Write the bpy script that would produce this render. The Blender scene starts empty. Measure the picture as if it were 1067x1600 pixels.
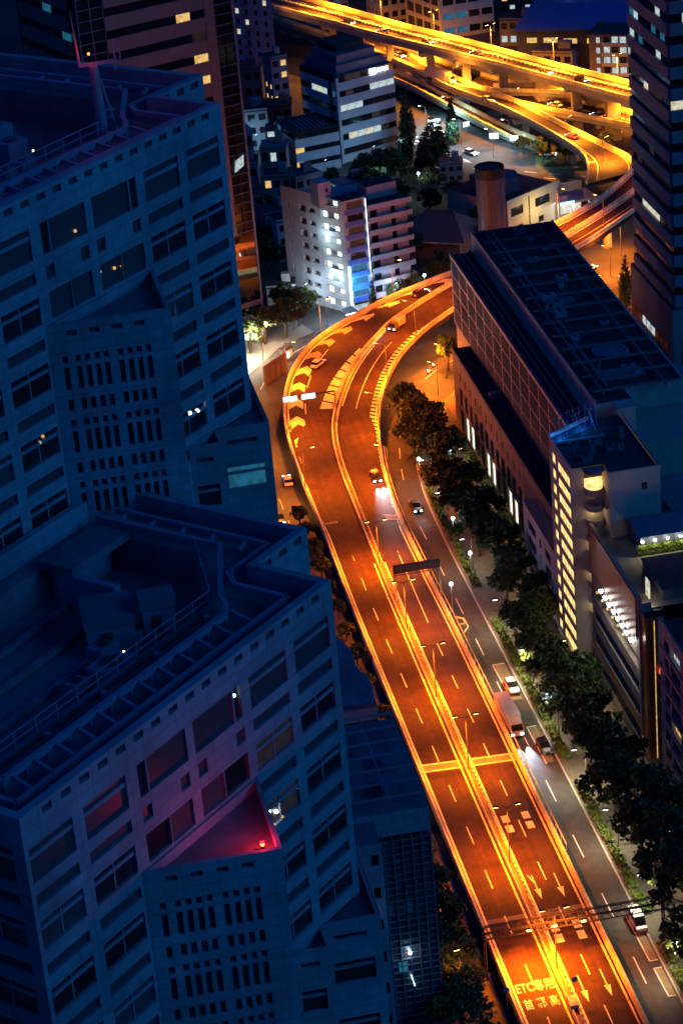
import bpy, math, random
from math import radians, sin, cos, pi, hypot, atan2
from mathutils import Vector, Matrix
from mathutils.geometry import tessellate_polygon
random.seed(11)
S = bpy.context.scene
COL = S.collection
# ------------------------------------------------------------------ camera
cd = bpy.data.cameras.new("camera"); cam = bpy.data.objects.new("camera", cd); COL.objects.link(cam)
cd.sensor_fit = 'VERTICAL'; cd.sensor_height = 36.0; cd.sensor_width = 24.0; cd.lens = 85.0
cd.clip_start = 1.0; cd.clip_end = 6000
Fw = Vector((0.12830297, 0.89036091, -0.43680179)); Rt = Vector((0.98034578, -0.18042353, -0.07980917)); Up = Vector((0.14986829, 0.41797704, 0.89601043))
mx = Matrix((Rt, Up, -Fw)).transposed().to_4x4(); mx.translation = Vector((-60.5, 0, 200))
cam.matrix_world = mx
S.camera = cam
# ------------------------------------------------------------------ dusk sky
W = bpy.data.worlds.new("World"); S.world = W; W.use_nodes = True
nt = W.node_tree; bg = nt.nodes["Background"]
sky = nt.nodes.new("ShaderNodeTexSky"); sky.sky_type = 'NISHITA'; sky.sun_disc = False
sky.sun_elevation = radians(1.0); sky.sun_rotation = radians(120); sky.altitude = 200; sky.ozone_density = 4.0
tint = nt.nodes.new("ShaderNodeMix"); tint.data_type = 'RGBA'; tint.blend_type = 'MULTIPLY'; tint.inputs[0].default_value = 1.0
tint.inputs[7].default_value = (0.035, 0.36, 1.0, 1)
nt.links.new(sky.outputs[0], tint.inputs[6]); nt.links.new(tint.outputs[2], bg.inputs[0])
bg.inputs[1].default_value = 0.13
sd = bpy.data.lights.new("sun", 'SUN'); sun = bpy.data.objects.new("sun", sd); COL.objects.link(sun)
sd.energy = 0.25; sd.angle = radians(25); sd.color = (0.015, 0.36, 1.0)     # last glow of dusk from the right
sun.rotation_euler = Vector((-0.80, 0.52, -0.42)).to_track_quat('-Z', 'Y').to_euler()
S.view_settings.view_transform = 'Standard'; S.view_settings.look = 'None'
S.view_settings.exposure = 1.2; S.view_settings.gamma = 1.0; S.view_settings.use_curve_mapping = False

S.cycles.max_bounces = 3; S.cycles.diffuse_bounces = 2; S.cycles.glossy_bounces = 2; S.cycles.transmission_bounces = 1; S.cycles.transparent_max_bounces = 2
S.cycles.caustics_reflective = False; S.cycles.caustics_refractive = False; S.cycles.light_sampling_threshold = .03; S.cycles.sample_clamp_indirect = 2.0
# ------------------------------------------------------------------ materials
MATS = {}
def mat(name, col, rough=.75, var=.18, scale=.6, metal=0., em=None, es=0., spec=.4, joints=None, stain=0., bump=0., streak=0.):
    m = bpy.data.materials.new(name); m.use_nodes = True; MATS[name] = m
    n = m.node_tree.nodes; l = m.node_tree.links; b = n["Principled BSDF"]
    b.inputs["Roughness"].default_value = rough; b.inputs["Metallic"].default_value = metal
    b.inputs["Specular IOR Level"].default_value = spec
    tc = n.new("ShaderNodeTexCoord")
    nz = n.new("ShaderNodeTexNoise"); nz.inputs["Scale"].default_value = scale; nz.inputs["Detail"].default_value = 5; nz.inputs["Roughness"].default_value = .62
    l.new(tc.outputs["Object"], nz.inputs["Vector"])
    rp = n.new("ShaderNodeValToRGB"); l.new(nz.outputs[0], rp.inputs[0])
    rp.color_ramp.elements[0].position = .3; rp.color_ramp.elements[1].position = .7
    a, c = 1 - var, 1 + var
    rp.color_ramp.elements[0].color = (min(col[0]*a, 1), min(col[1]*a, 1), min(col[2]*a, 1), 1)
    rp.color_ramp.elements[1].color = (min(col[0]*c, 1), min(col[1]*c, 1), min(col[2]*c, 1), 1)
    out = rp.outputs[0]
    if stain:
        nz2 = n.new("ShaderNodeTexNoise"); nz2.inputs["Scale"].default_value = scale*.16; nz2.inputs["Detail"].default_value = 7; nz2.inputs["Distortion"].default_value = .6
        l.new(tc.outputs["Object"], nz2.inputs["Vector"])
        r2 = n.new("ShaderNodeValToRGB"); l.new(nz2.outputs[0], r2.inputs[0]); r2.color_ramp.elements[0].position = .38; r2.color_ramp.elements[1].position = .62
        k = 1 - stain; r2.color_ramp.elements[0].color = (k, k, k, 1); r2.color_ramp.elements[1].color = (1, 1, 1, 1)
        mm = n.new("ShaderNodeMix"); mm.data_type = 'RGBA'; mm.blend_type = 'MULTIPLY'; mm.inputs[0].default_value = 1
        l.new(out, mm.inputs[6]); l.new(r2.outputs[0], mm.inputs[7]); out = mm.outputs[2]
    if streak:
        mp = n.new("ShaderNodeMapping"); mp.inputs["Scale"].default_value = (1.5, .025, 1); l.new(tc.outputs["Object"], mp.inputs[0])
        nz4 = n.new("ShaderNodeTexNoise"); nz4.inputs["Scale"].default_value = 1.0; nz4.inputs["Detail"].default_value = 4; l.new(mp.outputs[0], nz4.inputs["Vector"])
        r4 = n.new("ShaderNodeValToRGB"); l.new(nz4.outputs[0], r4.inputs[0]); r4.color_ramp.elements[0].position = .4; r4.color_ramp.elements[1].position = .62
        k = 1-streak; r4.color_ramp.elements[0].color = (k, k, k, 1); r4.color_ramp.elements[1].color = (1.15, 1.12, 1.1, 1)
        mm = n.new("ShaderNodeMix"); mm.data_type = 'RGBA'; mm.blend_type = 'MULTIPLY'; mm.inputs[0].default_value = 1
        l.new(out, mm.inputs[6]); l.new(r4.outputs[0], mm.inputs[7]); out = mm.outputs[2]
    if joints:
        w, h, dk = joints
        sp = n.new("ShaderNodeSeparateXYZ"); l.new(tc.outputs["Object"], sp.inputs[0])
        sb = n.new("ShaderNodeMath"); sb.operation = 'SUBTRACT'; l.new(sp.outputs[0], sb.inputs[0]); l.new(sp.outputs[1], sb.inputs[1])
        cb = n.new("ShaderNodeCombineXYZ"); l.new(sb.outputs[0], cb.inputs[0]); l.new(sp.outputs[2], cb.inputs[1])
        br = n.new("ShaderNodeTexBrick"); br.offset = 0; br.inputs["Scale"].default_value = 1
        br.inputs["Brick Width"].default_value = w; br.inputs["Row Height"].default_value = h; br.inputs["Mortar Size"].default_value = .025
        br.inputs["Color1"].default_value = (1, 1, 1, 1); br.inputs["Color2"].default_value = (.86, .86, .88, 1); br.inputs["Mortar"].default_value = (dk, dk, dk, 1)
        l.new(cb.outputs[0], br.inputs["Vector"])
        mm = n.new("ShaderNodeMix"); mm.data_type = 'RGBA'; mm.blend_type = 'MULTIPLY'; mm.inputs[0].default_value = 1
        l.new(out, mm.inputs[6]); l.new(br.outputs[0], mm.inputs[7]); out = mm.outputs[2]
    l.new(out, b.inputs["Base Color"])
    if bump:
        bp = n.new("ShaderNodeBump"); bp.inputs["Strength"].default_value = bump; bp.inputs["Distance"].default_value = .05
        l.new(nz.outputs[0], bp.inputs["Height"]); l.new(bp.outputs[0], b.inputs["Normal"])
    if em:
        r3 = n.new("ShaderNodeValToRGB"); n3 = n.new("ShaderNodeTexNoise"); n3.inputs["Scale"].default_value = 1.3
        l.new(tc.outputs["Object"], n3.inputs["Vector"]); l.new(n3.outputs[0], r3.inputs[0])
        r3.color_ramp.elements[0].position = .36; r3.color_ramp.elements[1].position = .6
        r3.color_ramp.elements[0].color = (em[0]*.55, em[1]*.5, em[2]*.45, 1); r3.color_ramp.elements[1].color = (*em, 1)
        l.new(r3.outputs[0], b.inputs["Emission Color"]); b.inputs["Emission Strength"].default_value = es
    return m
granite = mat("granite", (.25, .31, .37), .7, .16, .9, joints=(1.6, .8, .55), stain=.28)
granite_dark = mat("dark_granite_panel", (.05, .055, .066), .45, .15, .8)
roofcon = mat("roof_concrete", (.17, .18, .22), .85, .25, .7, stain=.4)
rail_m = mat("painted_steel", (.20, .22, .30), .5, .1, 2)
tower_glass = mat("tower_glass", (.018, .022, .03), .07, .3, .5, spec=.6)
blind_glass = mat("blinds_behind_glass", (.06, .065, .075), .3, .25, .9, spec=.5)
glass_dark = mat("dark_glass", (.012, .014, .018), .12, .2, .4, spec=.5)
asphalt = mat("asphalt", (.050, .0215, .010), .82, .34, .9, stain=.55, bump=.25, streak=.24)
asphalt2 = mat("old_asphalt", (.062, .062, .064), .85, .25, .7, stain=.35, bump=.25)
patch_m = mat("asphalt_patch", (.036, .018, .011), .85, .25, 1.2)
paint = mat("road_paint", (.74, .72, .66), .7, .16, 3.5, stain=.25)
warmpaint = mat("sodium_tinted_road_paint", (.86, .82, .40), .7, .16, 3.5, stain=.25)  # road paint with the sodium lamps' yellow put into its colour
thinpaint = mat("worn_road_paint", (.42, .36, .18), .75, .22, 2.2, stain=.35)
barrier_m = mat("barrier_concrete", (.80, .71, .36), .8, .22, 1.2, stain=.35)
joint_m = mat("joint_concrete", (.22, .19, .13), .85, .25, 1.6, stain=.3)
deck_m = mat("viaduct_concrete", (.33, .32, .30), .85, .2, .5, stain=.4)
ground_m = mat("ground_asphalt", (.05, .05, .052), .9, .3, .2, stain=.4)
pave = mat("pavement", (.125, .115, .10), .85, .22, 1.4, joints=(.6, .6, .75))
kerb_m = mat("kerb_stone", (.36, .35, .32), .8, .2, 1.5)
steel = mat("galvanised_steel", (.25, .25, .25), .45, .15, 2, metal=.6)
dark_steel = mat("dark_steel", (.035, .035, .038), .5, .2, 2, metal=.3)
brown_m = mat("brown_spandrel", (.20, .165, .16), .7, .10, .5, joints=(2.2, 1.2, .8))
white_m = mat("white_panel", (.46, .47, .50), .6, .1, .6, stain=.15)
beige_m = mat("beige_render", (.42, .37, .34), .8, .12, .6, stain=.2)
tan_m = mat("tan_stone", (.26, .23, .19), .75, .2, 1.3, stain=.2, joints=(1.2, .6, .75))
louver_frame = mat("louver_frame", (.31, .27, .235), .6, .12, .8)
louver_slat = mat("louver_slat", (.05, .045, .045), .5, .2, 1.2, metal=.2)
darkroof = mat("dark_roof", (.035, .04, .05), .9, .3, .5, stain=.35)
metalroof = mat("blue_grey_metal_roof", (.12, .15, .20), .5, .15, .7, metal=.2)
grating = mat("roof_beam", (.11, .12, .14), .6, .15, 1)
lav_m = mat("lavender_grey_wall", (.20, .20, .25), .7, .12, .6, stain=.2)
copper = mat("copper_cladding", (.30, .13, .055), .35, .2, .9, metal=.5)
navy = mat("navy_cladding", (.05, .065, .10), .5, .15, .6)
leaf_m = mat("leaves", (.050, .085, .028), .6, .45, .9, spec=.3)
conifer_m = mat("conifer_needles", (.025, .05, .028), .7, .4, 1.2, spec=.2)
hedge_m = mat("hedge_leaves", (.10, .15, .035), .6, .4, 2.5, spec=.3)
leaf_b = mat("yellow_green_leaves", (.075, .09, .025), .6, .45, .9, spec=.3)
bark = mat("bark", (.09, .065, .045), .9, .3, 3, bump=.5)
grass_m = mat("grass", (.05, .08, .03), .9, .4, 1.5)
rubber = mat("tyre_rubber", (.015, .015, .015), .85, .2, 4)
tileroof = mat("roof_tiles", (.085, .08, .085), .6, .25, 2.5)
redpave = mat("red_pavement", (.22, .12, .08), .85, .2, 1.2, joints=(.4, .4, .8))
apt_wall = mat("cool_white_render", (.38, .41, .46), .8, .12, .6, stain=.22)
chim_m = mat("chimney_cladding", (.13, .125, .125), .4, .12, .9, joints=(50, .55, .65))
cream_m = mat("cream_render", (.50, .46, .34), .8, .12, .7)
blue_clad = mat("blue_cladding", (.07, .12, .34), .45, .15, .7)
def lit(name, c, s):
    m = mat(name, (.05, .05, .055), .4, .1, 1, em=c, es=s); m.cycles.emission_sampling = 'NONE'; return m
W_stair = lit("stair_light", (.72, .95, 1.0), 1.8)
W_arcade = lit("arcade_window", (.95, .95, .72), .95)
W_warm = lit("warm_lit_window", (1, .62, .20), .42)
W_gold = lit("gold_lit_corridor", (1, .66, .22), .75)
W_cool = lit("cool_lit_window", (.72, .95, 1.0), .32)
W_pale = lit("pale_lit_window", (.95, .92, .66), .34)
W_teal = lit("teal_lit_window", (.05, .42, .75), .12)
W_dim = lit("dim_lit_or_reflecting_window", (.9, .55, .2), .007)  # weak glow for dim rooms and for put-in window reflections
L_sod = lit("sodium_lamp", (1, .50, .08), 14)
L_white = lit("white_lamp", (.85, .93, 1.0), 14)
L_blue = lit("blue_white_lamp", (.45, .60, 1.0), 12)
L_red = lit("red_beacon", (1, .06, .01), 14)
L_spot = lit("small_lamp", (1, .8, .45), 6)
L_bsign = lit("blue_sign_face", (.12, .45, 1.0), 5)
L_cyan = lit("cyan_sign_face", (.35, .85, 1.0), 3)
L_head = lit("headlight", (.75, .85, 1.0), 16)
L_tail = lit("taillight", (1, .03, .01), 6)
L_sign = lit("sign_face", (.55, .75, 1.0), 2.2)

# ------------------------------------------------------------------ mesh helpers
class MB:
    def __init__(s): s.v = []; s.f = []
    def add(s, vs, fs):
        o = len(s.v); s.v += [tuple(p) for p in vs]; s.f += [tuple(i+o for i in q) for q in fs]; return s
    def box(s, x0, x1, y0, y1, z0, z1):
        return s.add([(x0,y0,z0),(x1,y0,z0),(x1,y1,z0),(x0,y1,z0),(x0,y0,z1),(x1,y0,z1),(x1,y1,z1),(x0,y1,z1)],
                     [(0,3,2,1),(4,5,6,7),(0,1,5,4),(1,2,6,5),(2,3,7,6),(3,0,4,7)])
    def prism(s, poly, z0, z1, hole=None, bottom=False):
        def area(p): return sum(p[i][0]*p[(i+1)%len(p)][1]-p[(i+1)%len(p)][0]*p[i][1] for i in range(len(p)))
        if area(poly) < 0: poly = poly[::-1]
        loops = [poly] + ([hole if area(hole) < 0 else hole[::-1]] if hole else [])
        flat = [p for L in loops for p in L]
        tris = tessellate_polygon([[Vector((p[0], p[1], 0)) for p in L] for L in loops])
        n = len(flat)
        vs = [(p[0], p[1], z1) for p in flat] + [(p[0], p[1], z0) for p in flat]
        fs = []
        for t in tris:
            a, b, c = [Vector(flat[i]) for i in t]
            cr = (b-a).x*(c-a).y-(b-a).y*(c-a).x
            t = tuple(t) if cr > 0 else tuple(t)[::-1]
            fs.append(t)
            if bottom: fs.append(tuple(i+n for i in t[::-1]))
        o = 0
        for L in loops:
            k = len(L)
            for i in range(k):
                j = (i+1) % k; fs.append((o+i+n, o+j+n, o+j, o+i))
            o += k
        return s.add(vs, fs)
    def cyl(s, p0, p1, r0, r1=None, n=8, cap=True):
        r1 = r0 if r1 is None else r1; p0 = Vector(p0); p1 = Vector(p1); d = (p1-p0).normalized()
        u = d.orthogonal().normalized(); w = d.cross(u); vs = []
        for p, r in ((p0, r0), (p1, r1)):
            for i in range(n): a = 2*pi*i/n; vs.append(p+u*(r*cos(a))+w*(r*sin(a)))
        fs = [(i, (i+1) % n, n+(i+1) % n, n+i) for i in range(n)]
        if cap: fs += [tuple(range(n-1, -1, -1)), tuple(range(n, 2*n))]
        return s.add(vs, fs)
    def bar(s, p0, p1, w, h):                      # rectangular bar between two points
        p0 = Vector(p0); p1 = Vector(p1); d = (p1-p0).normalized(); up = Vector((0, 0, 1))
        if abs(d.z) > .95: up = Vector((1, 0, 0))
        a = d.cross(up).normalized()*(w/2); b = a.cross(d).normalized()*(h/2)
        vs = [p+q for p in (p0, p1) for q in (-a-b, a-b, a+b, -a+b)]
        return s.add(vs, [(0,3,2,1),(4,5,6,7),(0,1,5,4),(1,2,6,5),(2,3,7,6),(3,0,4,7)])
    def sweep(s, path, prof, closed=False):        # path of (x,y,z), profile of (offset to the right, height)
        n = len(path); k = len(prof); vs = []
        for i in range(n):
            a = Vector(path[max(i-1, 0)]); b = Vector(path[min(i+1, n-1)]); d = b-a; d.z = 0; d.normalize(); r = Vector((d.y, -d.x, 0)); p = Vector(path[i])
            for o, h in prof: vs.append(p+r*o+Vector((0, 0, h)))
        fs = []
        for i in range(n-1):
            for j in range(k): jj = (j+1) % k; fs.append((i*k+j, i*k+jj, (i+1)*k+jj, (i+1)*k+j))
        fs += [tuple(range(k)), tuple(range((n-1)*k+k-1, (n-1)*k-1, -1))]
        return s.add(vs, fs)
    def ribbon(s, A, B):                            # sheet between two polylines
        n = len(A); return s.add(list(A)+list(B), [(i, n+i, n+i+1, i+1) for i in range(n-1)])
    def sphere(s, c, r, n=8, m=5, zs=1.):
        vs = []; fs = []
        for j in range(m+1):
            t = pi*j/m
            for i in range(n): a = 2*pi*i/n; vs.append((c[0]+r*sin(t)*cos(a), c[1]+r*sin(t)*sin(a), c[2]+r*cos(t)*zs))
        for j in range(m):
            for i in range(n): fs.append((j*n+i, (j+1)*n+i, (j+1)*n+(i+1) % n, j*n+(i+1) % n))
        return s.add(vs, fs)
    def mesh(s, m, name="mesh"):
        me = bpy.data.meshes.new(name); me.from_pydata(s.v, [], s.f); me.materials.append(m); me.update(); return me
    def build(s, name, m, parent=None, kind=None, label=None, cat=None, group=None):
        return link(name, s.mesh(m, name), parent, kind, label, cat, group)
def link(name, me, parent=None, kind=None, label=None, cat=None, group=None, loc=None, rz=0):
    o = bpy.data.objects.new(name, me); COL.objects.link(o)
    if parent: o.parent = parent
    if loc: o.location = loc
    if rz: o.rotation_euler = (0, 0, rz)
    for k, v in (("kind", kind), ("label", label), ("category", cat), ("group", group)):
        if v: o[k] = v
    return o
def thing(name, label, cat, loc=(0, 0, 0), rz=0., group=None):
    return link(name, None, None, None, label, cat, group, loc, rz)
def B(root, name, m, *d, **k): return MB().box(*d).build(name, m, root, **k)
_pc = {}
def pane(root, name, m, O, A, s0, s1, z0, z1, dep=.25, th=.06, frame=None, fm=None):
    "window / panel set back into a wall; O wall origin, A unit direction along the wall (outward is to its right)"
    w = round(s1-s0, 2); h = round(z1-z0, 2); N = (A[1], -A[0]); key = (w, h, m.name, th)
    if key not in _pc: _pc[key] = MB().box(-w/2-.01, w/2+.01, -th, th, -h/2-.01, h/2+.01).mesh(m, name)
    sc = (s0+s1)/2
    o = link(name, _pc[key], root, loc=(O[0]+A[0]*sc-N[0]*dep, O[1]+A[1]*sc-N[1]*dep, (z0+z1)/2), rz=atan2(A[1], A[0]))
    if frame:
        k2 = (w, h, frame, fm.name)
        if k2 not in _pc:
            b = MB()
            if 'T' in frame: b.box(-w/2, w/2, -.20, -.05, h/2-h*.36, h/2-h*.24)
            if 'M' in frame: b.box(-.05, .05, -.16, -.055, -h/2, h/2)
            if 'V' in frame:
                nv = min(4, max(2, int(w/1.1)))
                for i in range(1, nv): x = -w/2+w*i/nv; b.box(x-.03, x+.03, -.12, -.055, -h/2, h/2)
            _pc[k2] = b.mesh(fm, "mullion")
        link("mullion", _pc[k2], o)
    return o
def wall(mb, O, A, L, z0, z1, holes, dep=.25):
    "wall face with real rectangular recesses"
    N = (A[1], -A[0])
    def p(s, z, d=0.): return (O[0]+A[0]*s-N[0]*d, O[1]+A[1]*s-N[1]*d, z)
    zs = sorted({z0, z1} | {min(max(h[i], z0), z1) for h in holes for i in (2, 3)})
    for a, b in zip(zs, zs[1:]):
        if b-a < 1e-4: continue
        zc = (a+b)/2; hs = sorted((h for h in holes if h[2] < zc < h[3]), key=lambda h: h[0]); s = 0.
        for h in hs:
            if h[0] > s+1e-4: mb.add([p(s, a), p(h[0], a), p(h[0], b), p(s, b)], [(0, 1, 2, 3)])
            s = max(s, h[1])
        if s < L-1e-4: mb.add([p(s, a), p(L, a), p(L, b), p(s, b)], [(0, 1, 2, 3)])
    for a, b, c, d in holes:
        q = [p(a, c), p(b, c), p(b, d), p(a, d)]; r = [p(a, c, dep), p(b, c, dep), p(b, d, dep), p(a, d, dep)]
        mb.add(q+r, [(0, 4, 5, 1), (1, 5, 6, 2), (2, 6, 7, 3), (3, 7, 4, 0)])
    return mb
def spot(parent, loc, power, col, size=150, blend=.7, aim=(0, 0, -1), rad=.35, name="lamp_light"):
    l = bpy.data.lights.new(name, 'SPOT'); l.energy = power; l.color = col; l.spot_size = radians(size); l.spot_blend = blend; l.shadow_soft_size = rad
    o = bpy.data.objects.new(name, l); COL.objects.link(o); o.parent = parent; o.location = loc
    o.rotation_euler = Vector(aim).to_track_quat('-Z', 'Y').to_euler(); return o
def point(parent, loc, power, col, rad=.3, name="lamp_light"):
    l = bpy.data.lights.new(name, 'POINT'); l.energy = power; l.color = col; l.shadow_soft_size = rad
    o = bpy.data.objects.new(name, l); COL.objects.link(o); o.parent = parent; o.location = loc; return o
def crom(P, n=6):
    out = []
    for i in range(len(P)-1):
        p0 = P[max(i-1, 0)]; p1 = P[i]; p2 = P[i+1]; p3 = P[min(i+2, len(P)-1)]
        for k in range(n):
            t = k/n
            out.append(tuple(.5*((2*b)+(c-a)*t+(2*a-5*b+4*c-d)*t*t+(3*b-a-3*c+d)*t**3) for a, b, c, d in zip(p0, p1, p2, p3)))
    out.append(tuple(P[-1])); return out

ORD = ["first", "second", "third", "fourth", "fifth", "sixth", "seventh", "eighth", "ninth", "tenth", "eleventh", "twelfth", "thirteenth", "fourteenth", "fifteenth", "sixteenth", "seventeenth", "eighteenth", "nineteenth", "twentieth"]
ORD += ["twenty-"+o for o in ORD[:9]]+["thirtieth"]
# ================================================================== GROUND AND STREETS
MB().add([(-1500, -600, -.03), (1800, -600, -.03), (1800, 2600, -.03), (-1500, 2600, -.03)], [(0, 1, 2, 3)]).build("ground", ground_m, kind="structure")
def strip(path, half, z): 
    A = []; Bq = []
    for i, p in enumerate(path):
        a = Vector(path[max(i-1, 0)]); b = Vector(path[min(i+1, len(path)-1)]); d = (b-a).normalized(); r = Vector((d.y, -d.x))
        A.append((p[0]-r.x*half, p[1]-r.y*half, z)); Bq.append((p[0]+r.x*half, p[1]+r.y*half, z))
    return A, Bq
SR = crom([(11.3, 225), (11.3, 300), (11.2, 350), (11.2, 395), (12.6, 420), (17, 442), (25, 462), (36, 474), (52, 486), (75, 502), (100, 525)], 8)
SL = crom([(-11.6, 225), (-11.6, 300), (-11.6, 380), (-12.2, 420), (-12, 450), (-7.5, 472), (2, 489), (16, 500), (34, 511), (60, 527), (84, 548)], 8)
sr = MB().ribbon(*strip(SR, 3.4, .0)).build("service_street", asphalt2, kind="structure")
sl = MB().ribbon(*strip(SL, 4.2, .0)).build("side_street", asphalt2, kind="structure")
FS = crom([(52, 640), (58, 622), (66, 606), (77, 592), (92, 580), (112, 566), (140, 545)], 8)
fs_ = MB().ribbon(*strip(FS, 5.2, .004)).build("far_street", asphalt2, kind="structure")
def at_path(path, d):
    s = 0.
    for a, b in zip(path, path[1:]):
        L = hypot(b[0]-a[0], b[1]-a[1])
        if s+L >= d:
            t = (d-s)/L; return (a[0]+(b[0]-a[0])*t, a[1]+(b[1]-a[1])*t), ((b[0]-a[0])/L, (b[1]-a[1])/L)
        s += L
    return None
def mark(parent, c, d, l, w, z, name="lane_dash", m=None):
    r = (d[1], -d[0]); q = []
    for i, j in ((-1, -1), (1, -1), (1, 1), (-1, 1)):
        q.append((c[0]+d[0]*l/2*i+r[0]*w/2*j, c[1]+d[1]*l/2*i+r[1]*w/2*j, z))
    f = (0, 3, 2, 1) if ((q[1][0]-q[0][0])*(q[2][1]-q[0][1])-(q[1][1]-q[0][1])*(q[2][0]-q[0][0])) < 0 else (0, 1, 2, 3)
    return MB().add(q, [f]).build(name, m or paint, parent)
for y in (348.8, 333.5, 318, 302.2, 286.8, 271.4, 256, 240.5, 364, 379, 394): mark(sr, (11.1, y), (0, 1), 6.1, .16, .004)
d = 195
while d < 340:
    q = at_path(SR, d)
    if q: mark(sr, q[0], q[1], 5, .15, .004)
    d += 10
d = 10
while d < 330:
    q = at_path(SL, d)
    if q: mark(sl, q[0], q[1], 5, .15, .004)
    d += 10
d = 4
while d < 120:
    q = at_path(FS, d)
    for o in (-1.7, 1.7):
        if q: mark(fs_, (q[0][0]+q[1][1]*o, q[0][1]-q[1][0]*o), q[1], 3.4, .3, .008)
    d += 7
for yy in (626, 631, 604): 
    for k in range(6): mark(fs_, (52+k*1.7+(631-yy)*.3, yy+k*.5), (.35, -.94), 3, .7, .009, "crossing_bar")
for c in ((-8.6, 330), (-8.6, 290), (-8.6, 250)): mark(sl, c, (0, 1), 34, .18, .004, "edge_line")
# parking bays on the service street
def bayline(pts, z=.006):
    b = MB(); 
    for p, q in zip(pts, pts[1:]):
        dx, dy = q[0]-p[0], q[1]-p[1]; L = hypot(dx, dy); r = (dy/L*.09, -dx/L*.09)
        vs = [(p[0]-r[0], p[1]-r[1], z), (p[0]+r[0], p[1]+r[1], z), (q[0]+r[0], q[1]+r[1], z), (q[0]-r[0], q[1]-r[1], z)]
        b.add(vs, [(0, 1, 2, 3)])
    return b.build("parking_bay_line", paint, sr)
MB().box(11.9, 13.75, 330, 342, .001, .005).build("parking_bay", joint_m, sr)
MB().box(12.3, 13.75, 310, 321.2, .001, .005).build("parking_bay", joint_m, sr)
MB().box(12.95, 14.1, 257.6, 268, .001, .005).build("parking_bay", joint_m, sr)
MB().box(13.05, 14.1, 249.5, 255.8, .001, .005).build("parking_bay", joint_m, sr)
bayline([(13.7, 342.1), (11.7, 342.1), (12.0, 330.0)]); bayline([(13.7, 321.2), (12.2, 321.2), (12.4, 309.8)])
bayline([(12.8, 268.5), (12.95, 257.5), (14.1, 257.5)]); bayline([(14.1, 255.8), (13.0, 255.8), (13.1, 249.5), (14.1, 249.5)])
# right-hand pavement with a real kerb
swE = [p for p in SR]
kerbL = strip(SR, 3.0, 0)[1]
kin = [(p[0], p[1]) for p in kerbL if p[1] < 452]
poly = kin+[(27.9, 452), (27.9, 441), (27.9, 378), (25.0, 376), (25.0, 336), (27.2, 334), (27.2, 303), (28.3, 301), (28.3, 225)]
MB().prism(poly, -.02, .14).build("pavement", pave, kind="structure")
kb = MB().sweep([(p[0], p[1], .0) for p in kin], [(-.02, 0), (-.02, .19), (.22, .19), (.22, 0)]).build("kerb", kerb_m, kind="structure")
MB().box(-21, -15.8, 225, 420, -.02, .13).build("left_pavement", pave, kind="structure")
MB().prism([(-22, 448), (-16.5, 448), (-15, 462), (-9, 480), (0.5, 494), (9, 500), (3, 520), (-16, 512), (-22, 490)], -.02, .13).build("corner_plaza", pave, kind="structure")
MB().prism([(28, 452), (28, 441), (34, 440), (60, 460), (60, 484), (45, 475)], -.02, .10).build("forecourt", redpave, kind="structure")
MB().prism([(40, 575), (58, 560), (66, 575), (52, 610), (40, 612)], -.02, .05).build("park_lawn", grass_m, kind="structure")

# ================================================================== EXPRESSWAY
ST = [((-7.2, 225), (.2, 225), (8.2, 225), 1), ((-7.2, 262), (.2, 262), (8.2, 262), 1), ((-7.2, 300), (.2, 300), (8.2, 300), 1), ((-7.2, 355), (.4, 353), (8.2, 351), 1), ((-7.2, 378), (.5, 377), (7.8, 376), 1.4), ((-7.1, 400), (.7, 400.5), (7.5, 398), 2.3),
      ((-7.4, 420), (.9, 420), (8.3, 415), 3.4), ((-7.1, 434), (2.1, 434.1), (10.3, 430), 4.3), ((-5.6, 449), (4.7, 445.3), (13.0, 442), 4.9), ((-2.0, 463), (9.2, 457.7), (17.2, 454.5), 5.6),
      ((3.5, 474.5), (14.4, 468.2), (21.7, 464), 6.2), ((8.5, 480.5), (19.4, 475.9), (27, 471.8), 6.6), ((13.5, 485), (23.2, 481.4), (31, 476.5), 6.9), ((20.5, 490.5), (28.9, 487), (36, 481.3), 7.3),
      ((27.5, 495.2), (34.2, 491.8), (41, 485.5), 7.6), ((37, 500.5), (41, 497.3), (47, 490.2), 7.9), ((52, 508.5), (55, 504), (60, 497.5), 8.4), ((66, 518.5), (69.5, 513), (74, 507.5), 9), ((84, 534), (87, 530), (92, 526), 9),
      ((98, 552), (102, 547), (107, 541), 9), ((113, 573), (118, 566), (124, 559), 9), ((134, 600), (139, 594), (146, 588), 9)]
EL = crom([(*a[0], a[3]) for a in ST], 8); EM = crom([(*a[1], a[3]) for a in ST], 8); ER = crom([(*a[2], a[3]) for a in ST], 8)
NS = len(EL)
def up(P, h): return [(p[0], p[1], p[2]+h) for p in P]
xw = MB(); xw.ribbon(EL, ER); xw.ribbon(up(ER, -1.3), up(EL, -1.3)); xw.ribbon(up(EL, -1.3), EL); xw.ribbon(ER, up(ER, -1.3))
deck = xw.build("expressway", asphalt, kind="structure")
def edge(i, side, d):
    "point d metres in from an edge: side L / R inward, m left of the median, n right of the median"
    P, Q = {'L': (EL, EM), 'R': (ER, EM), 'm': (EM, EL), 'n': (EM, ER)}[side]
    i0 = int(min(max(i, 0), NS-1.001)); t = i-i0
    a = Vector(P[i0]).lerp(Vector(P[i0+1]), t); b = Vector(Q[i0]).lerp(Vector(Q[i0+1]), t)
    v = b-a; v.z = 0; v.normalize(); return a+v*d
arc = [0.]
for a, b in zip(EM, EM[1:]): arc.append(arc[-1]+hypot(b[0]-a[0], b[1]-a[1]))
def idx(s):
    for i in range(NS-1):
        if arc[i+1] >= s: return i+(s-arc[i])/(arc[i+1]-arc[i])
    return NS-1.01
def y2s(y): return y-225.
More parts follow.
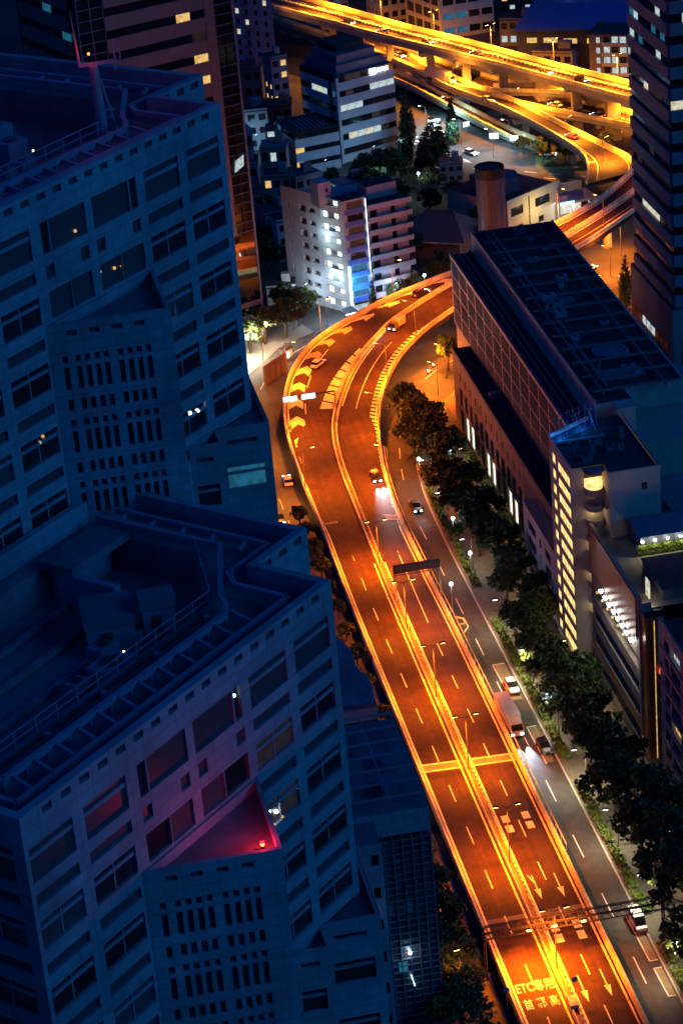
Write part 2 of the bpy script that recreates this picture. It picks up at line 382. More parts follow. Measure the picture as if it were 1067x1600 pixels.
def quadm(pts, name, m, h, parent=deck):
    pts = [(p[0], p[1], p[2]+h) for p in pts]
    a = sum(pts[i][0]*pts[(i+1) % len(pts)][1]-pts[(i+1) % len(pts)][0]*pts[i][1] for i in range(len(pts)))
    if a < 0: pts = pts[::-1]
    return MB().add(pts, [tuple(range(len(pts)))]).build(name, m, parent)
def line_on(side, d, s0, s1, w, h=.006, name="lane_dash", m=None, step=3.):
    n = max(1, int((s1-s0)/step)); A = []; Bq = []
    for k in range(n+1):
        i = idx(s0+(s1-s0)*k/n); a = edge(i, side, d-w/2); b = edge(i, side, d+w/2); A.append((a.x, a.y, a.z+h)); Bq.append((b.x, b.y, b.z+h))
    if side in ('R', 'm'): A, Bq = Bq, A
    return MB().ribbon(A, Bq).build(name, m or warmpaint, deck)
# edge lines, laid in lengths
for side, dd in (('L', .75), ('R', .75), ('m', .95), ('n', .95)):
    s = 0.
    while s < arc[-1]-20: line_on(side, dd, s, s+23.9, .3, .006, "edge_line"); s += 24
# left carriageway dashes, right carriageway dashes
for k in range(-11, 22):
    y = 351-11.65*k
    if y > 226 and y < 412: line_on('L', 3.6, y2s(y)-2.35, y2s(y)+2.35, .17)
for k in range(14):
    s = y2s(418)+k*12.2; line_on('L', 4.3, s, s+5.2, .2)
for k in range(0, 11):
    y = 349.2-11.4*k
    if y > 226 and y < 356: line_on('n', 3.95, y2s(y)-2.3, y2s(y)+2.3, .17)
s = y2s(359)
while s < 350: line_on('n', 4.0 if s < 175 else 3.9, s, s+17.9, .17); s += 18
# wide transverse joints
for y, w, sd in ((312, 1.9, 'LR'), (399.5, 1.9, 'R'), (399.5, .9, 'L'), (271, 1.0, 'LR'), (498, 5.0, 'R'), (347, .25, 'R')):
    i0, i1 = (idx(y2s(y)-w/2), idx(y2s(y)+w/2)) if y != 498 else (idx(308), idx(314))
    for q in sd:
        P = 'L' if q == 'L' else 'R'; m_ = 'm' if q == 'L' else 'n'
        quadm([edge(i0, P, .35), edge(i1, P, .35), edge(i1, m_, .7), edge(i0, m_, .7)], "deck_joint", joint_m if w > .3 else patch_m, .03 if 390 < y < 410 or y == 498 else .004)
        if w > 1.5:
            for ii in (i0, i1): quadm([edge(ii, P, .35), edge(ii+.06, P, .35), edge(ii+.06, m_, .7), edge(ii, m_, .7)], "joint_seam", barrier_m, .036 if y > 390 else .008)
# darker repair patches, wheel-worn
for s0, s1, side, d0, d1 in ((108, 148, 'L', .9, 2.6), (60, 84, 'L', 1.0, 3.2), (150, 172, 'L', 1.2, 3.0), (95, 128, 'R', 1.2, 3.6), (42, 70, 'R', 1.2, 3.5), (175, 215, 'R', 1.4, 3.6), (215, 250, 'L', 4.9, 8.0)):
    n = 8; A = []; Bq = []
    for k in range(n+1):
        i = idx(s0+(s1-s0)*k/n); a = edge(i, side, d0); b = edge(i, side, d1); A.append((a.x, a.y, a.z+.003)); Bq.append((b.x, b.y, b.z+.003))
    if side == 'R': A, Bq = Bq, A
    MB().ribbon(A, Bq).build("asphalt_repair", patch_m, deck)
# chevrons in the outer lane through the bend
for k in range(14):
    s = y2s(424)+k*7.1
    i = idx(s); ia = idx(s+1.5); ib = idx(s+4.4); ib0 = idx(s+2.9)
    quadm([edge(i, 'L', 1.0), edge(ia, 'L', 2.45), edge(i, 'L', 3.9), edge(ib0, 'L', 3.9), edge(ib, 'L', 2.45), edge(ib0, 'L', 1.0)], "chevron", thinpaint if 5 < k < 9 else warmpaint, .022)
# hatched zone beside the median through the bend
for k in range(17):
    s = y2s(412)+k*3.6; 
    w0 = .9+2.6*math.sin(pi*min(max((s-y2s(408))/72, 0), 1)); w1 = .9+2.6*math.sin(pi*min(max((s+3-y2s(408))/72, 0), 1))
    quadm([edge(idx(s), 'm', .85), edge(idx(s+3.0), 'm', .85), edge(idx(s+4.1), 'm', w1), edge(idx(s+1.1), 'm', w0)], "hatch_stripe", warmpaint, .008)
# hatched inner shoulder on the right of the bend
for k in range(62):
    s = y2s(404)+k*1.55; w = .5+1.5*min(1, (s-y2s(402))/18)
    quadm([edge(idx(s), 'R', .3), edge(idx(s+.8), 'R', .3), edge(idx(s+1.3), 'R', w), edge(idx(s+.5), 'R', w)], "hatch_stripe", warmpaint, .008)
# square speed blocks and arrows on the right carriageway
for x, y in ((2.35, 295.3), (2.35, 292.6), (5.5, 295.5), (5.5, 292.8), (2.35, 264.6), (5.5, 264.6), (2.35, 267.2), (5.5, 267.2)):
    quadm([Vector((x-.55, y-.95, 1)), Vector((x+.55, y-.95, 1)), Vector((x+.55, y+.95, 1)), Vector((x-.55, y+.95, 1))], "road_block_mark", warmpaint, .007)
def arrow(x, y, turn=0):
    b = MB(); z = 1.007
    b.add([(x-.09, y-1.2, z), (x+.09, y-1.2, z), (x+.09, y+2.6, z), (x-.09, y+2.6, z)], [(0, 1, 2, 3)])
    b.add([(x, y-3.4, z), (x+.45, y-.9, z), (x-.45, y-.9, z)], [(0, 1, 2)])
    if turn: b.add([(x-.05, y+.4, z+.001), (x+.12, y+.4, z+.001), (x-.45, y+2.8, z+.001), (x-.62, y+2.8, z+.001)], [(0, 1, 2, 3)])
    b.build("lane_arrow", warmpaint, deck)
arrow(2.4, 277.6, 1); arrow(5.6, 277.2); arrow(2.45, 253.4); arrow(5.7, 253.8)
def road_text(txt, x, y, sx, sy):
    c = bpy.data.curves.new("road_lettering", 'FONT'); c.body = txt; c.size = 1.0; c.align_x = 'CENTER'; c.offset = .008
    o = bpy.data.objects.new("road_lettering", c); COL.objects.link(o); o.location = (x, y, 1.009); o.scale = (sx, sy, 1); c.materials.append(paint); o.parent = deck; return o
road_text("ETC専用", -3.55, 254.4, 1.38, 2.6)
road_text("首 都 高", -3.55, 250.8, 1.35, 2.4)
# barriers in panel lengths
def barrier(P, off, h, w, s0, s1, name, m, parent=deck, ribs=None):
    n = max(2, int((s1-s0)/2.5)); path = []
    for k in range(n+1):
        i = idx(s0+(s1-s0)*k/n); i0 = int(min(i, NS-1.001)); p = Vector(P[i0]).lerp(Vector(P[i0+1]), i-i0); path.append((p.x, p.y, p.z))
    b = MB().sweep(path, [(off-w/2, -.02), (off-w/2, h*.45), (off-w*.28, h), (off+w*.28, h), (off+w/2, h*.45), (off+w/2, -.02)])
    if ribs:
        for k in range(int((s1-s0)/ribs)):
            i = idx(s0+ribs*(k+.5)); i0 = int(min(i, NS-1.001)); p = Vector(P[i0]).lerp(Vector(P[i0+1]), i-i0)
            b.box(p.x+off-.09, p.x+off+.09, p.y-.14, p.y+.14, p.z+h-.02, p.z+h+.28)
    return b.build(name, m, parent)
s = 2.
while s < arc[-1]-13:
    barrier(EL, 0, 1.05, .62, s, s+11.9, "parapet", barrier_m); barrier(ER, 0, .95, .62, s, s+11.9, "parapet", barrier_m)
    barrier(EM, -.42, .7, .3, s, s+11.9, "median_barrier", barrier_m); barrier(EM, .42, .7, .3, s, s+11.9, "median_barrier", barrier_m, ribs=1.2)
    s += 12
MB().ribbon([(p[0]-.28, p[1], p[2]+.25) for p in EM[4:]], [(p[0]+.28, p[1], p[2]+.25) for p in EM[4:]]).build("median_fill", joint_m, deck)
# low outer guard rail on the right edge and hoops at the refuges
for s0 in range(60, 200, 12):
    b = MB(); pts = []
    for k in range(5):
        i = idx(s0+k*2.97); p = edge(i, 'R', -.75); pts.append(p); b.box(p.x-.05, p.x+.05, p.y-.05, p.y+.05, max(p.z-2, 0), p.z+.9)
    for a, c in zip(pts, pts[1:]): b.bar((a.x, a.y, a.z+.8), (c.x, c.y, c.z+.8), .08, .3)
    b.build("guard_rail", barrier_m, deck)
# piers under the raised bend
for s in range(205, 460, 17):
    i = idx(s); c = Vector(EM[int(i)]); 
    if c.z > 3: 
        b = MB().cyl((c.x, c.y, -.1), (c.x, c.y, c.z-2.0), 1.1, 1.1, 12); a = edge(i, 'L', 2.); e = edge(i, 'R', 2.); b.bar((a.x, a.y, c.z-1.75), (e.x, e.y, c.z-1.75), 1.6, .95); b.build("pier", deck_m, deck)
# retaining skirt where the deck ramps down
sk = MB()
sk.ribbon([(p[0], p[1], -.05) for p in EL[:34]], [(p[0]+.001, p[1], p[2]-1.2) for p in EL[:34]]); sk.ribbon([(p[0], p[1], p[2]-1.2) for p in ER[:34]], [(p[0], p[1], -.05) for p in ER[:34]])
sk.build("ramp_wall", deck_m, deck)
# ================================================================== FAR VIADUCTS
def viaduct(name, label, near, far, th, rib=0, piers=(), pier_z0=0., lanes=()):
    A = crom(near, 6); C = crom(far, 6); n = len(A)
    t = thing(name, label, "viaduct", (A[n//2][0], A[n//2][1], 0)); o = t.location
    rel = lambda P, h=0: [(p[0]-o[0], p[1]-o[1], p[2]+h) for p in P]
    b = MB(); b.ribbon(rel(C), rel(A)); b.build("carriageway", asphalt, t)
    b = MB(); b.ribbon(rel(A, -.01), rel(A, -th)); b.ribbon(rel(C, -th), rel(C, -.01)); b.ribbon(rel(A, -th), rel(C, -th)); b.build("deck_girder", deck_m, t)
    for P, sgn in ((A, 1), (C, -1)):
        for k in range(0, n-1, 6): MB().sweep(rel(P[k:k+7]), [(-.25, 0), (-.25, 1.1), (.25, 1.1), (.25, 0)]).build("parapet", barrier_m, t)
    for f_, w, dash in lanes:
        M_ = [tuple(a+(c-a)*f_ for a, c in zip(p, q)) for p, q in zip(A, C)]
        for k in range(n-1):
            if dash and k % 2: continue
            p, q = M_[k], M_[k+1]; L = hypot(q[0]-p[0], q[1]-p[1]); r = ((q[1]-p[1])/L*w/2, -(q[0]-p[0])/L*w/2)
            vs = [(p[0]-r[0]-o[0], p[1]-r[1]-o[1], p[2]+.01), (p[0]+r[0]-o[0], p[1]+r[1]-o[1], p[2]+.01), (q[0]+r[0]-o[0], q[1]+r[1]-o[1], q[2]+.01), (q[0]-r[0]-o[0], q[1]-r[1]-o[1], q[2]+.01)]
            MB().add(vs, [(0, 1, 2, 3)]).build("lane_dash", warmpaint, t)
    if rib:
        f0, step, wd = rib; M_ = [Vector(a).lerp(Vector(c), f0) for a, c in zip(A, C)]; d = 0.
        acc = 0.; b = MB(); MB().sweep(rel([tuple(p) for p in M_]), [(-.3, 0), (-.3, .75), (.3, .75), (.3, 0)]).build("median_barrier", barrier_m, t)
        for p, q in zip(M_, M_[1:]):
            L = (q-p).length; dr = (q-p)/L; r = Vector((dr.y, -dr.x, 0)); x = (-acc) % step
            while x < L:
                c = p+dr*x; e = c+r*wd; b.bar((c.x-o[0], c.y-o[1], c.z+.82), (e.x-o[0], e.y-o[1], e.z+.82), .8, .25); x += step
            acc += L
        b.build("median_ribs", barrier_m, t)
    for x, y, w in piers:
        zt = min(A, key=lambda p: hypot(p[0]-x, p[1]-y))[2]-th
        b = MB().box(x-w-o[0], x+w-o[0], y-w*.8-o[1], y+w*.8-o[1], pier_z0-.1, zt-1.2)
        b.prism([(x-3.2-o[0], y+1.2-o[1]), (x-3.2-o[0], y-1.2-o[1]), (x+3.2-o[0], y-1.2-o[1]), (x+3.2-o[0], y+1.2-o[1])], zt-1.2, zt+.02, bottom=True); b.build("pier", deck_m, t)
    return t
viaduct("upper_viaduct", "high elevated highway with ribbed median crossing behind the stepped office block",
        [(20, 775, 14), (38.8, 737, 14), (50, 715, 14), (62, 690, 14), (77.2, 662, 14), (95.6, 626.5, 14), (111.4, 594, 14), (135, 545, 14)],
        [(30, 783, 14), (49, 744, 14), (62, 717, 14), (71.5, 696, 14), (84, 671.5, 14), (102, 634.5, 14), (118.5, 602.5, 14), (143, 552, 14)], 1.7, rib=(.52, 1.9, .9),
        piers=((53, 716, 1.), (65.5, 690, 1.), (74, 672.5, 1.), (81.5, 659.5, 1.1), (89, 646, 1.2), (96.5, 634, 1.7), (103, 620, 1.3), (109.5, 607.5, 1.8)), lanes=((.26, .25, 1), (.77, .25, 1), (.06, .2, 0), (.94, .2, 0)))
viaduct("lower_viaduct", "lower elevated highway deck running beneath the ribbed viaduct",
        [(22, 795, 6), (41, 755, 6), (55, 722, 6), (67, 689, 6), (75.3, 660, 6), (85, 640, 6), (97, 619, 6), (108, 603, 6), (125, 575, 6)],
        [(30, 799, 6), (49, 759, 6), (62, 729, 6), (72.5, 699, 6), (82, 674, 6), (91.5, 652, 6), (103.5, 628, 6), (114.5, 610.5, 6), (131, 582, 6)], 1.3,
        piers=((60, 716, .9), (72, 686, .9), (88, 642, .9)), lanes=((.5, .25, 1), (.08, .2, 0), (.92, .2, 0)))
viaduct("curved_ramp", "curved slip ramp with striped outer shoulder swinging down beside the tall stack", 
        [(66, 690, 5.94), (71, 672, 5.95), (75, 654.6, 6), (84.2, 627.1, 6.3), (89.2, 602, 6.8), (91.7, 582, 7.4), (91, 566, 8.2), (86, 549, 8.8)],
        [(71.5, 693, 5.96), (76, 676, 5.95), (80.5, 657, 6), (89, 631.5, 6.3), (94.6, 604, 6.8), (99.5, 580, 7.4), (101.5, 565, 8.2), (99, 553.5, 8.9)], 1.2,
        piers=((79, 650, .8), (88.5, 620, .8), (94, 592, .8)), lanes=((.22, .2, 0), (.92, .2, 0)))
vr = bpy.data.objects["curved_ramp"]
RA = crom([(89.2, 602, 6.8), (91.7, 582, 7.4), (91, 566, 8.2)], 12); RB = crom([(94.6, 604, 6.8), (99.5, 580, 7.4), (101.5, 565, 8.2)], 12)
for k in range(24):
    o = vr.location; p = Vector(RA[k]); q = Vector(RB[k]); e = p.lerp(q, .24); p = p.lerp(q, .04); d2 = (Vector(RA[k+1])-Vector(RA[k]))*.45
    MB().add([(p.x-o[0], p.y-o[1], p.z+.015), (e.x-o[0], e.y-o[1], e.z+.015), (e.x+d2.x-o[0], e.y+d2.y-o[1], e.z+d2.z+.015), (p.x+d2.x-o[0], p.y+d2.y-o[1], p.z+d2.z+.015)], [(0, 1, 2, 3)]).build("hatch_stripe", warmpaint, vr)

VS = crom([(38, 775), (52, 742), (66, 708), (79, 680), (92, 655), (106, 628), (120, 600), (136, 570)], 8)
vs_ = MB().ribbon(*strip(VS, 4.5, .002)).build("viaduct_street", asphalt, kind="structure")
d = 6
while d < 220:
    q = at_path(VS, d)
    if q: mark(vs_, q[0], q[1], 4, .22, .008)
    d += 9
viaduct("link_ramp", "narrow link ramp squeezed between the lower viaduct and the curved slip ramp",
        [(60, 690, 3.4), (66.5, 670, 3.4), (70.5, 655, 3.2), (76, 636, 2.6), (82, 617, 1.8), (88, 604, 1.2)],
        [(64, 692, 3.4), (70.3, 672, 3.4), (74.2, 656.5, 3.2), (79.6, 637.5, 2.6), (85.6, 618.5, 1.8), (91.5, 606, 1.2)], 1.0, lanes=((.5, .2, 1), (.12, .2, 0), (.88, .2, 0)))

viaduct("crossing_ramp", "mid-level ramp crossing beneath the upper viaduct beside the banded right tower",
        [(84, 646, 6.1), (93, 634, 8), (103, 622, 9.4), (113, 612, 9.6), (128, 602, 9.6)],
        [(87, 649.5, 6.1), (96, 638, 8), (105.5, 626.5, 9.4), (115.2, 616.8, 9.6), (130, 607, 9.6)], 1.1, piers=((98, 631, .7), (108.5, 619, .7)), lanes=((.5, .2, 1), (.1, .2, 0), (.9, .2, 0)))
for pts_, nm_ in (([(-2, 526), (14, 530), (18, 545), (40, 540), (40, 575), (30, 600), (4, 600), (-4, 570)], "garden_ground"), ([(41, 530), (60, 520), (64, 560), (58, 560), (40, 575), (40, 541)], "shrine_garden_ground"), ([(84, 592), (96, 586), (108, 592), (100, 606), (88, 608)], "traffic_island")):
    MB().prism(pts_, -.02, .03).build(nm_, grass_m, kind="structure")
# ================================================================== TWIN GOVERNMENT TOWERS
TA = radians(46.1)
def tg():
    return random.choice([tower_glass, tower_glass, tower_glass, blind_glass, glass_dark])
def gov_tower(label, loc, zr, tmax, rows, lits):
    t = thing("government_tower", label, "skyscraper", (loc[0], loc[1], 0), TA)
    O = [(0, 0), (31.5, 0), (31.5, 5.8), (37.2, 5.8), (37.2, tmax), (-5.7, tmax), (-5.7, 5.8), (0, 5.8)]
    pit = [(3.8, 7.4), (27.7, 7.4), (33.2, 12.8), (33.2, tmax-2), (-1.9, tmax-2), (-1.9, 12.8)]
    inn = [(.6, .6), (30.9, .6), (30.9, 6.4), (36.6, 6.4), (36.6, tmax-.6), (-5.1, tmax-.6), (-5.1, 6.4), (.6, 6.4)]
    # front face recesses: vents, spandrel panels, windows
    front = (0., 0.); AX = (1., 0.)
    holes = []; P_ = []
    s = 1.9
    while s < 30.5: holes.append((s, s+.88, zr-.78, zr-.30)); P_.append(("vent", granite_dark, s, s+.88, zr-.78, zr-.30, None)); s += 1.7
    cols = [(.35, 4.25), (5.25, 9.2), (21.8, 25.85), (26.8, 30.8)]
    for ci, (a, b) in enumerate(cols):
        zt, zb = zr-2.3, zr-4.6; holes.append((a, b, zb, zt)); P_.append(("panel", granite_dark, a, b, zb, zt, 'T'))
        for k in range(rows):
            d = 4.8*k
            holes.append((a, b, zr-6.3-d, zr-5.45-d)); P_.append(("panel", granite_dark, a, b, zr-6.3-d, zr-5.45-d, None))
            if ci >= 2 and k >= 4: continue
            holes.append((a, b, zr-9.25-d, zr-7.25-d)); P_.append(("window", lits.get((ci, k)) or tg(), a, b, zr-9.25-d, zr-7.25-d, 'TM'))
    for a, b, nm in ((10.3, 11.1, "window"), (11.25, 15.1, "panel"), (15.85, 19.95, "panel"), (20.1, 20.85, "window")):
        holes.append((a, b, zr-4.6, zr-2.3)); P_.append((nm, lits.get((nm, a), tower_glass if nm == "window" else granite_dark), a, b, zr-4.6, zr-2.3, None))
    for a in (10.3, 14.1, 15.9, 19.95): holes.append((a, a+.92, zr-6.4, zr-5.4)); P_.append(("panel", granite_dark, a, a+.92, zr-6.4, zr-5.4, None))
    for a, b in ((10.3, 12.65), (12.72, 15.0), (15.9, 18.3), (18.37, 20.9)):
        holes.append((a, b, zr-9.25, zr-7.25)); P_.append(("window", tg(), a, b, zr-9.25, zr-7.25, None))
    mb = MB(); wall(mb, front, AX, 31.5, 0, zr, holes, .3)
    # left face and set-back wings
    lh = []; 
    for k in range(rows):
        d = 4.8*k
        for z0, z1, nm in ((zr-6.3-d, zr-5.45-d, "panel"), (zr-9.25-d, zr-7.25-d, "window")):
            lh.append((.7, 4.9, z0, z1)); pane(t, nm, granite_dark if nm == "panel" else tg(), (0, 5.8), (0, -1), .7, 4.9, z0, z1, .3, frame='TM' if nm == "window" else None, fm=granite)
    lh.append((.7, 4.9, zr-4.6, zr-2.3)); pane(t, "panel", granite_dark, (0, 5.8), (0, -1), .7, 4.9, zr-4.6, zr-2.3, .3, frame='T', fm=granite)
    wall(mb, (0, 5.8), (0, -1), 5.8, 0, zr, lh, .3)
    rh = []
    for a in (.5, 2.3, 4.1): rh.append((a, a+.9, zr-.8, zr-.3)); pane(t, "vent", granite_dark, (31.5, 5.8), AX, a, a+.9, zr-.8, zr-.3, .25)
    for k in range(rows):
        d = 4.8*k; rh.append((.8, 4.9, zr-9.25-d, zr-7.25-d)); pane(t, "window", glass_dark, (31.5, 5.8), AX, .8, 4.9, zr-9.25-d, zr-7.25-d, .3, frame='TM', fm=granite)
    wall(mb, (31.5, 5.8), AX, 5.7, 0, zr, rh, .3)
    for a, b in ((1, 2), (3, 4), (4, 5), (5, 6), (6, 7)):
        p, q = O[a], O[b]; mb.add([(*p, 0), (*q, 0), (*q, zr), (*p, zr)], [(0, 1, 2, 3)])
    mb.prism(O, zr-.001, zr, hole=inn)                       # parapet top
    for i in range(8):
        p, q = inn[i], inn[(i+1) % 8]; mb.add([(*q, zr-1.7), (*p, zr-1.7), (*p, zr), (*q, zr)], [(0, 1, 2, 3)])
    mb.build("wall", granite, t)
    for nm, m, a, b, z0, z1, fr in P_: pane(t, nm, m, front, AX, a, b, z0, z1, .3, frame=fr, fm=granite)
    # roof deck ring and sunken plant well
    r = MB(); r.prism(inn, zr-1.75, zr-1.7, hole=pit); rf = r.build("roof", roofcon, t)
    w = MB(); w.prism(pit, zr-4.25, zr-4.2)
    for i in range(6):
        p, q = pit[i], pit[(i+1) % 6]; w.add([(*q, zr-4.2), (*p, zr-4.2), (*p, zr-1.7), (*q, zr-1.7)], [(0, 1, 2, 3)])
    w.build("plant_well", roofcon, t)
    # window-cleaning rail: two beams with ties, following the outline
    def beam(pts, z, w, h):
        b = MB()
        for p, q in zip(pts, pts[1:]): b.bar((*p, z), (*q, z), w, h)
        return b
    ra = [(-4.0, tmax-2.4), (-4.0, 8.0), (2, 8.0), (2.0, 2.0), (29.3, 2.0), (29.3, 6.2), (30.4, 7.6), (35.1, 7.6), (35.1, tmax-2.4)]
    rb = [(-2.7, tmax-2.4), (-2.7, 9.6), (3.6, 6.0), (3.6, 4.4), (25.6, 4.4), (26.8, 5.2), (27.6, 6.2), (33.6, 10.6), (33.6, tmax-2.4)]
    beam(ra, zr-.75, .35, .4).build("gondola_rail", rail_m, rf); beam(rb, zr-.75, .35, .4).build("gondola_rail", rail_m, rf)
    for k in range(12):
        x = 3.6+k*2.0; MB().bar((x, 2.0, zr-.8), (x+.7, 4.4, zr-.8), .22, .25).box(x-.12, x+.12, 4.25, 4.5, zr-1.75, zr-.8).box(x-.12, x+.12, 1.9, 2.15, zr-1.75, zr-.8).build("rail_tie", rail_m, rf)
    for k in range(5):
        y = 9+k*2.6
        if y < tmax-2.6: MB().bar((33.6, y, zr-.8), (35.1, y+.5, zr-.8), .22, .25).build("rail_tie", rail_m, rf)
    # guard railing round the well
    rp = [(3.8, 7.2), (27.8, 7.2), (33.4, 12.6), (33.4, tmax-2)]
    b = MB()
    for p, q in zip(rp, rp[1:]):
        L = hypot(q[0]-p[0], q[1]-p[1]); n = int(L/1.9)
        for h in (1.1, .55): b.bar((*p, zr-1.7+h), (*q, zr-1.7+h), .07, .07)
        for k in range(n+1):
            x = p[0]+(q[0]-p[0])*k/n; y = p[1]+(q[1]-p[1])*k/n; b.box(x-.05, x+.05, y-.05, y+.05, zr-1.7, zr-.58)
    b.build("railing", rail_m, rf)
    MB().sphere((18.6, 7.2, zr-.5), .06).build("roof_light", L_spot, rf)
    rr = random.Random(int(zr))
    for k in range(9):
        x = 6+k*2.7+rr.uniform(-.6, .6); y = rr.uniform(9.5, min(tmax-6, 20)); w = rr.uniform(.6, 1.5); hh = rr.uniform(.7, 1.9)
        u_ = MB().box(x-w, x+w, y-w*.7, y+w*.7, zr-4.2, zr-4.2+hh).build("cooling_unit", rail_m, rf); MB().cyl((x, y, zr-4.2+hh), (x, y, zr-4.2+hh+.15), w*.5, w*.5, 12).build("fan_cowl", granite_dark, u_)
    for k in range(4):
        y = 9+k*3.1
        if y < tmax-4: MB().bar((5, y, zr-3.9), (27+k, y+.6, zr-3.9), .4, .4).build("duct", roofcon, rf)
    for k in range(5): MB().cyl((4+k*5.4, 5.9, zr-1.7), (4+k*5.4, 5.9, zr-1.1), .22, .22, 8).build("roof_vent", rail_m, rf)
    MB().bar((2.5, 6.5, zr-1.55), (27, 6.5, zr-1.55), .18, .18).build("cable_tray", granite_dark, rf)
    # projecting triangular bays
    def bay(pts, ztop, slots, nm="bay"):
        f = MB(); p, q = pts[0], pts[1]; L = hypot(q[0]-p[0], q[1]-p[1]); A = ((q[0]-p[0])/L, (q[1]-p[1])/L)
        wall(f, p, A, L, 0, ztop, slots(L), .3)
        for i in range(1, len(pts)-1):
            a, c = pts[i], pts[i+1]; f.add([(*a, 0), (*c, 0), (*c, ztop), (*a, ztop)], [(0, 1, 2, 3)])
        o = f.build(nm, granite, t)
        if len(pts) > 3:
            tri = [[pts[0], pts[1], pts[4]], [pts[1], pts[2], pts[3], pts[4]]]
            for k_, q_ in enumerate(tri): MB().add([(a[0], a[1], ztop-.4) for a in q_], [tuple(range(len(q_)))]).build('roof', roofcon, o)
            for a, e in zip(pts, pts[1:3]): MB().bar((a[0]-.1, a[1]+.15, ztop-.1), (e[0]-.1, e[1]+.15, ztop-.1), .25, .22).build('coping', granite, o)
            return o, p, A, L
        cx = sum(a[0] for a in pts)/len(pts); cy = sum(a[1] for a in pts)/len(pts)
        ins = [(a[0]+(cx-a[0])*.1, a[1]+(cy-a[1])*.1) for a in pts]
        c = MB(); c.prism(pts, ztop-.001, ztop, hole=ins)
        for i in range(len(ins)):
            a, e = ins[i], ins[(i+1) % len(ins)]; c.add([(*e, ztop-.7), (*a, ztop-.7), (*a, ztop), (*e, ztop)], [(0, 1, 2, 3)])
        c.build("coping", granite, o)
        MB().prism(ins, ztop-.72, ztop-.7).build("roof", roofcon, o)
        return o, p, A, L
    z9 = zr-9.45
    fr = [.10]+[.205+.075*k for k in range(4)]+[.545+.075*k for k in range(4)]
    def slots(L):
        H = []
        for f0 in (.16, .34, .52, .70): H.append((f0*L, (f0+.085)*L, z9-.95, z9-.55))
        for k in range(9):
            zt = z9-2.4-4.8*k
            for f0 in fr:
                for a, b in ((0, .5), (.85, 2.55), (3.25, 4.15)): H.append((f0*L, (f0+.042)*L, zt-b, zt-a))
        return H
    bo, p, A, L = bay([(9.4, 0), (15.5, -6.2), (21.6, 0)], z9, slots)
    for a, b, c, d in slots(L): pane(bo, "slot_window", granite_dark, p, A, a, b, c, d, .3)
    z2 = zr-24.4
    def w2(L): return [(.2*L, .75*L, z2-1.5, z2-1.1)]+[(.15*L, .85*L, z2-5.2-4.8*k, z2-3.4-4.8*k) for k in range(6)]
    for nm_pts in ([(23.2, 0), (24.9, -1.75), (26.6, 0)], [(26.65, 0), (29.6, -2.95), (38.4, 5.78), (31.5, 5.78), (31.5, .02)]):
        bo2, p, A, L = bay(nm_pts, z2, w2, "corner_bay")
        for k, (a, b, c, d) in enumerate(w2(L)): pane(bo2, "window", lits.get(("bay", k)) or tg() if len(nm_pts) > 3 else tg(), p, A, a, b, c, d, .3, frame='T' if k else None, fm=granite)
    return t
near_o = (-63.4, 116.4); far_o = (-63.75, 149.95)
tn = gov_tower("grey granite tower with red beacon glowing on its triangular bay roof", near_o, 127, 23.3, 7, {(2, 0): W_dim, (2, 1): W_dim, (3, 0): glass_dark, ("bay", 2): glass_dark})  # beacon tower's dim panes glow in place of faint brown reflections
tf = gov_tower("grey granite tower with a mast on its roof, rising behind the beacon tower", far_o, 150, 40, 9, {("bay", 1): W_teal})
def loc_of(t, s, u, z):
    c, n = cos(TA), sin(TA); return (t.location.x+s*c-u*n, t.location.y+s*n+u*c, z)
# interior lamps seen through the glass: small hanging fittings right behind the panes
def win_lamp(t, s, z, m, r=.16): MB().sphere((s, -.02+.2, z), r, 6, 4).build("ceiling_lamp", m, t)
for s, z, m in ((16, 142.2, W_warm), (17.6, 141.9, W_warm), (18.4, 141.8, W_warm), (22.6, 136.2, L_spot), (21.9, 136.2, W_warm), (7.4, 132.6, W_warm), (7.8, 132.9, W_warm), (21.2, 132.6, L_white), (24.1, 128.0, L_blue), (25.0, 127.8, L_white), (14.0, 145.9, W_warm)): win_lamp(tf, s, z, m, .13)
for s, z, m in ((22.6, 114.2, L_white), (23.4, 113.7, L_white), (22.2, 113.2, W_warm), (23.0, 112.9, W_warm), (23.9, 113.0, W_warm), (20.4, 124.1, L_cyan)): win_lamp(tn, s, z, m, .13)
# plant on the beacon tower's roof
def plant(t, label, x0, x1, y0, y1, z0, z1, group=None, top=.35):
    c = loc_of(t, (x0+x1)/2, (y0+y1)/2, z0); o = thing("roof_plant_unit", label, "plant unit", c, TA-radians(45), group); a, b = (x1-x0)/2, (y1-y0)/2; h = z1-z0
    B(o, "casing", rail_m, -a, a, -b, b, 0, h*.8); B(o, "lid", roofcon, -a-.12, a+.12, -b-.12, b+.12, h*.8, h); B(o, "door", granite_dark, -a*.5, a*.1, -b-.04, -b+.02, .2, h*.65); return o
plant(tn, "wide low plant box inside the sunken roof well of the beacon tower", 23.0, 26.2, 11.6, 15.6, 122.8, 125.2)
plant(tn, "tall narrow plant box inside the sunken roof well of the beacon tower", 25.3, 27.5, 9.8, 11.6, 122.8, 126.0)
sl_ = thing("roof_slab_shelter", "flat-topped concrete shelter along the back rail of the roof well", "shelter", loc_of(tn, 29, 18.6, 122.8), TA)
B(sl_, "back_wall", rail_m, -1.5, 3.6, 1.2, 2.2, 0, 2.6); B(sl_, "roof_slab", roofcon, -2.2, 4.1, -.4, 2.6, 2.6, 3.2); B(sl_, "side_wall", rail_m, -2.2, -1.6, -4.0, 1.19, 0, 2.6)
bc = thing("beacon_lamp", "glowing red aviation beacon on the triangular bay roof", "beacon", loc_of(tn, 15.6, -4.6, 116.84))
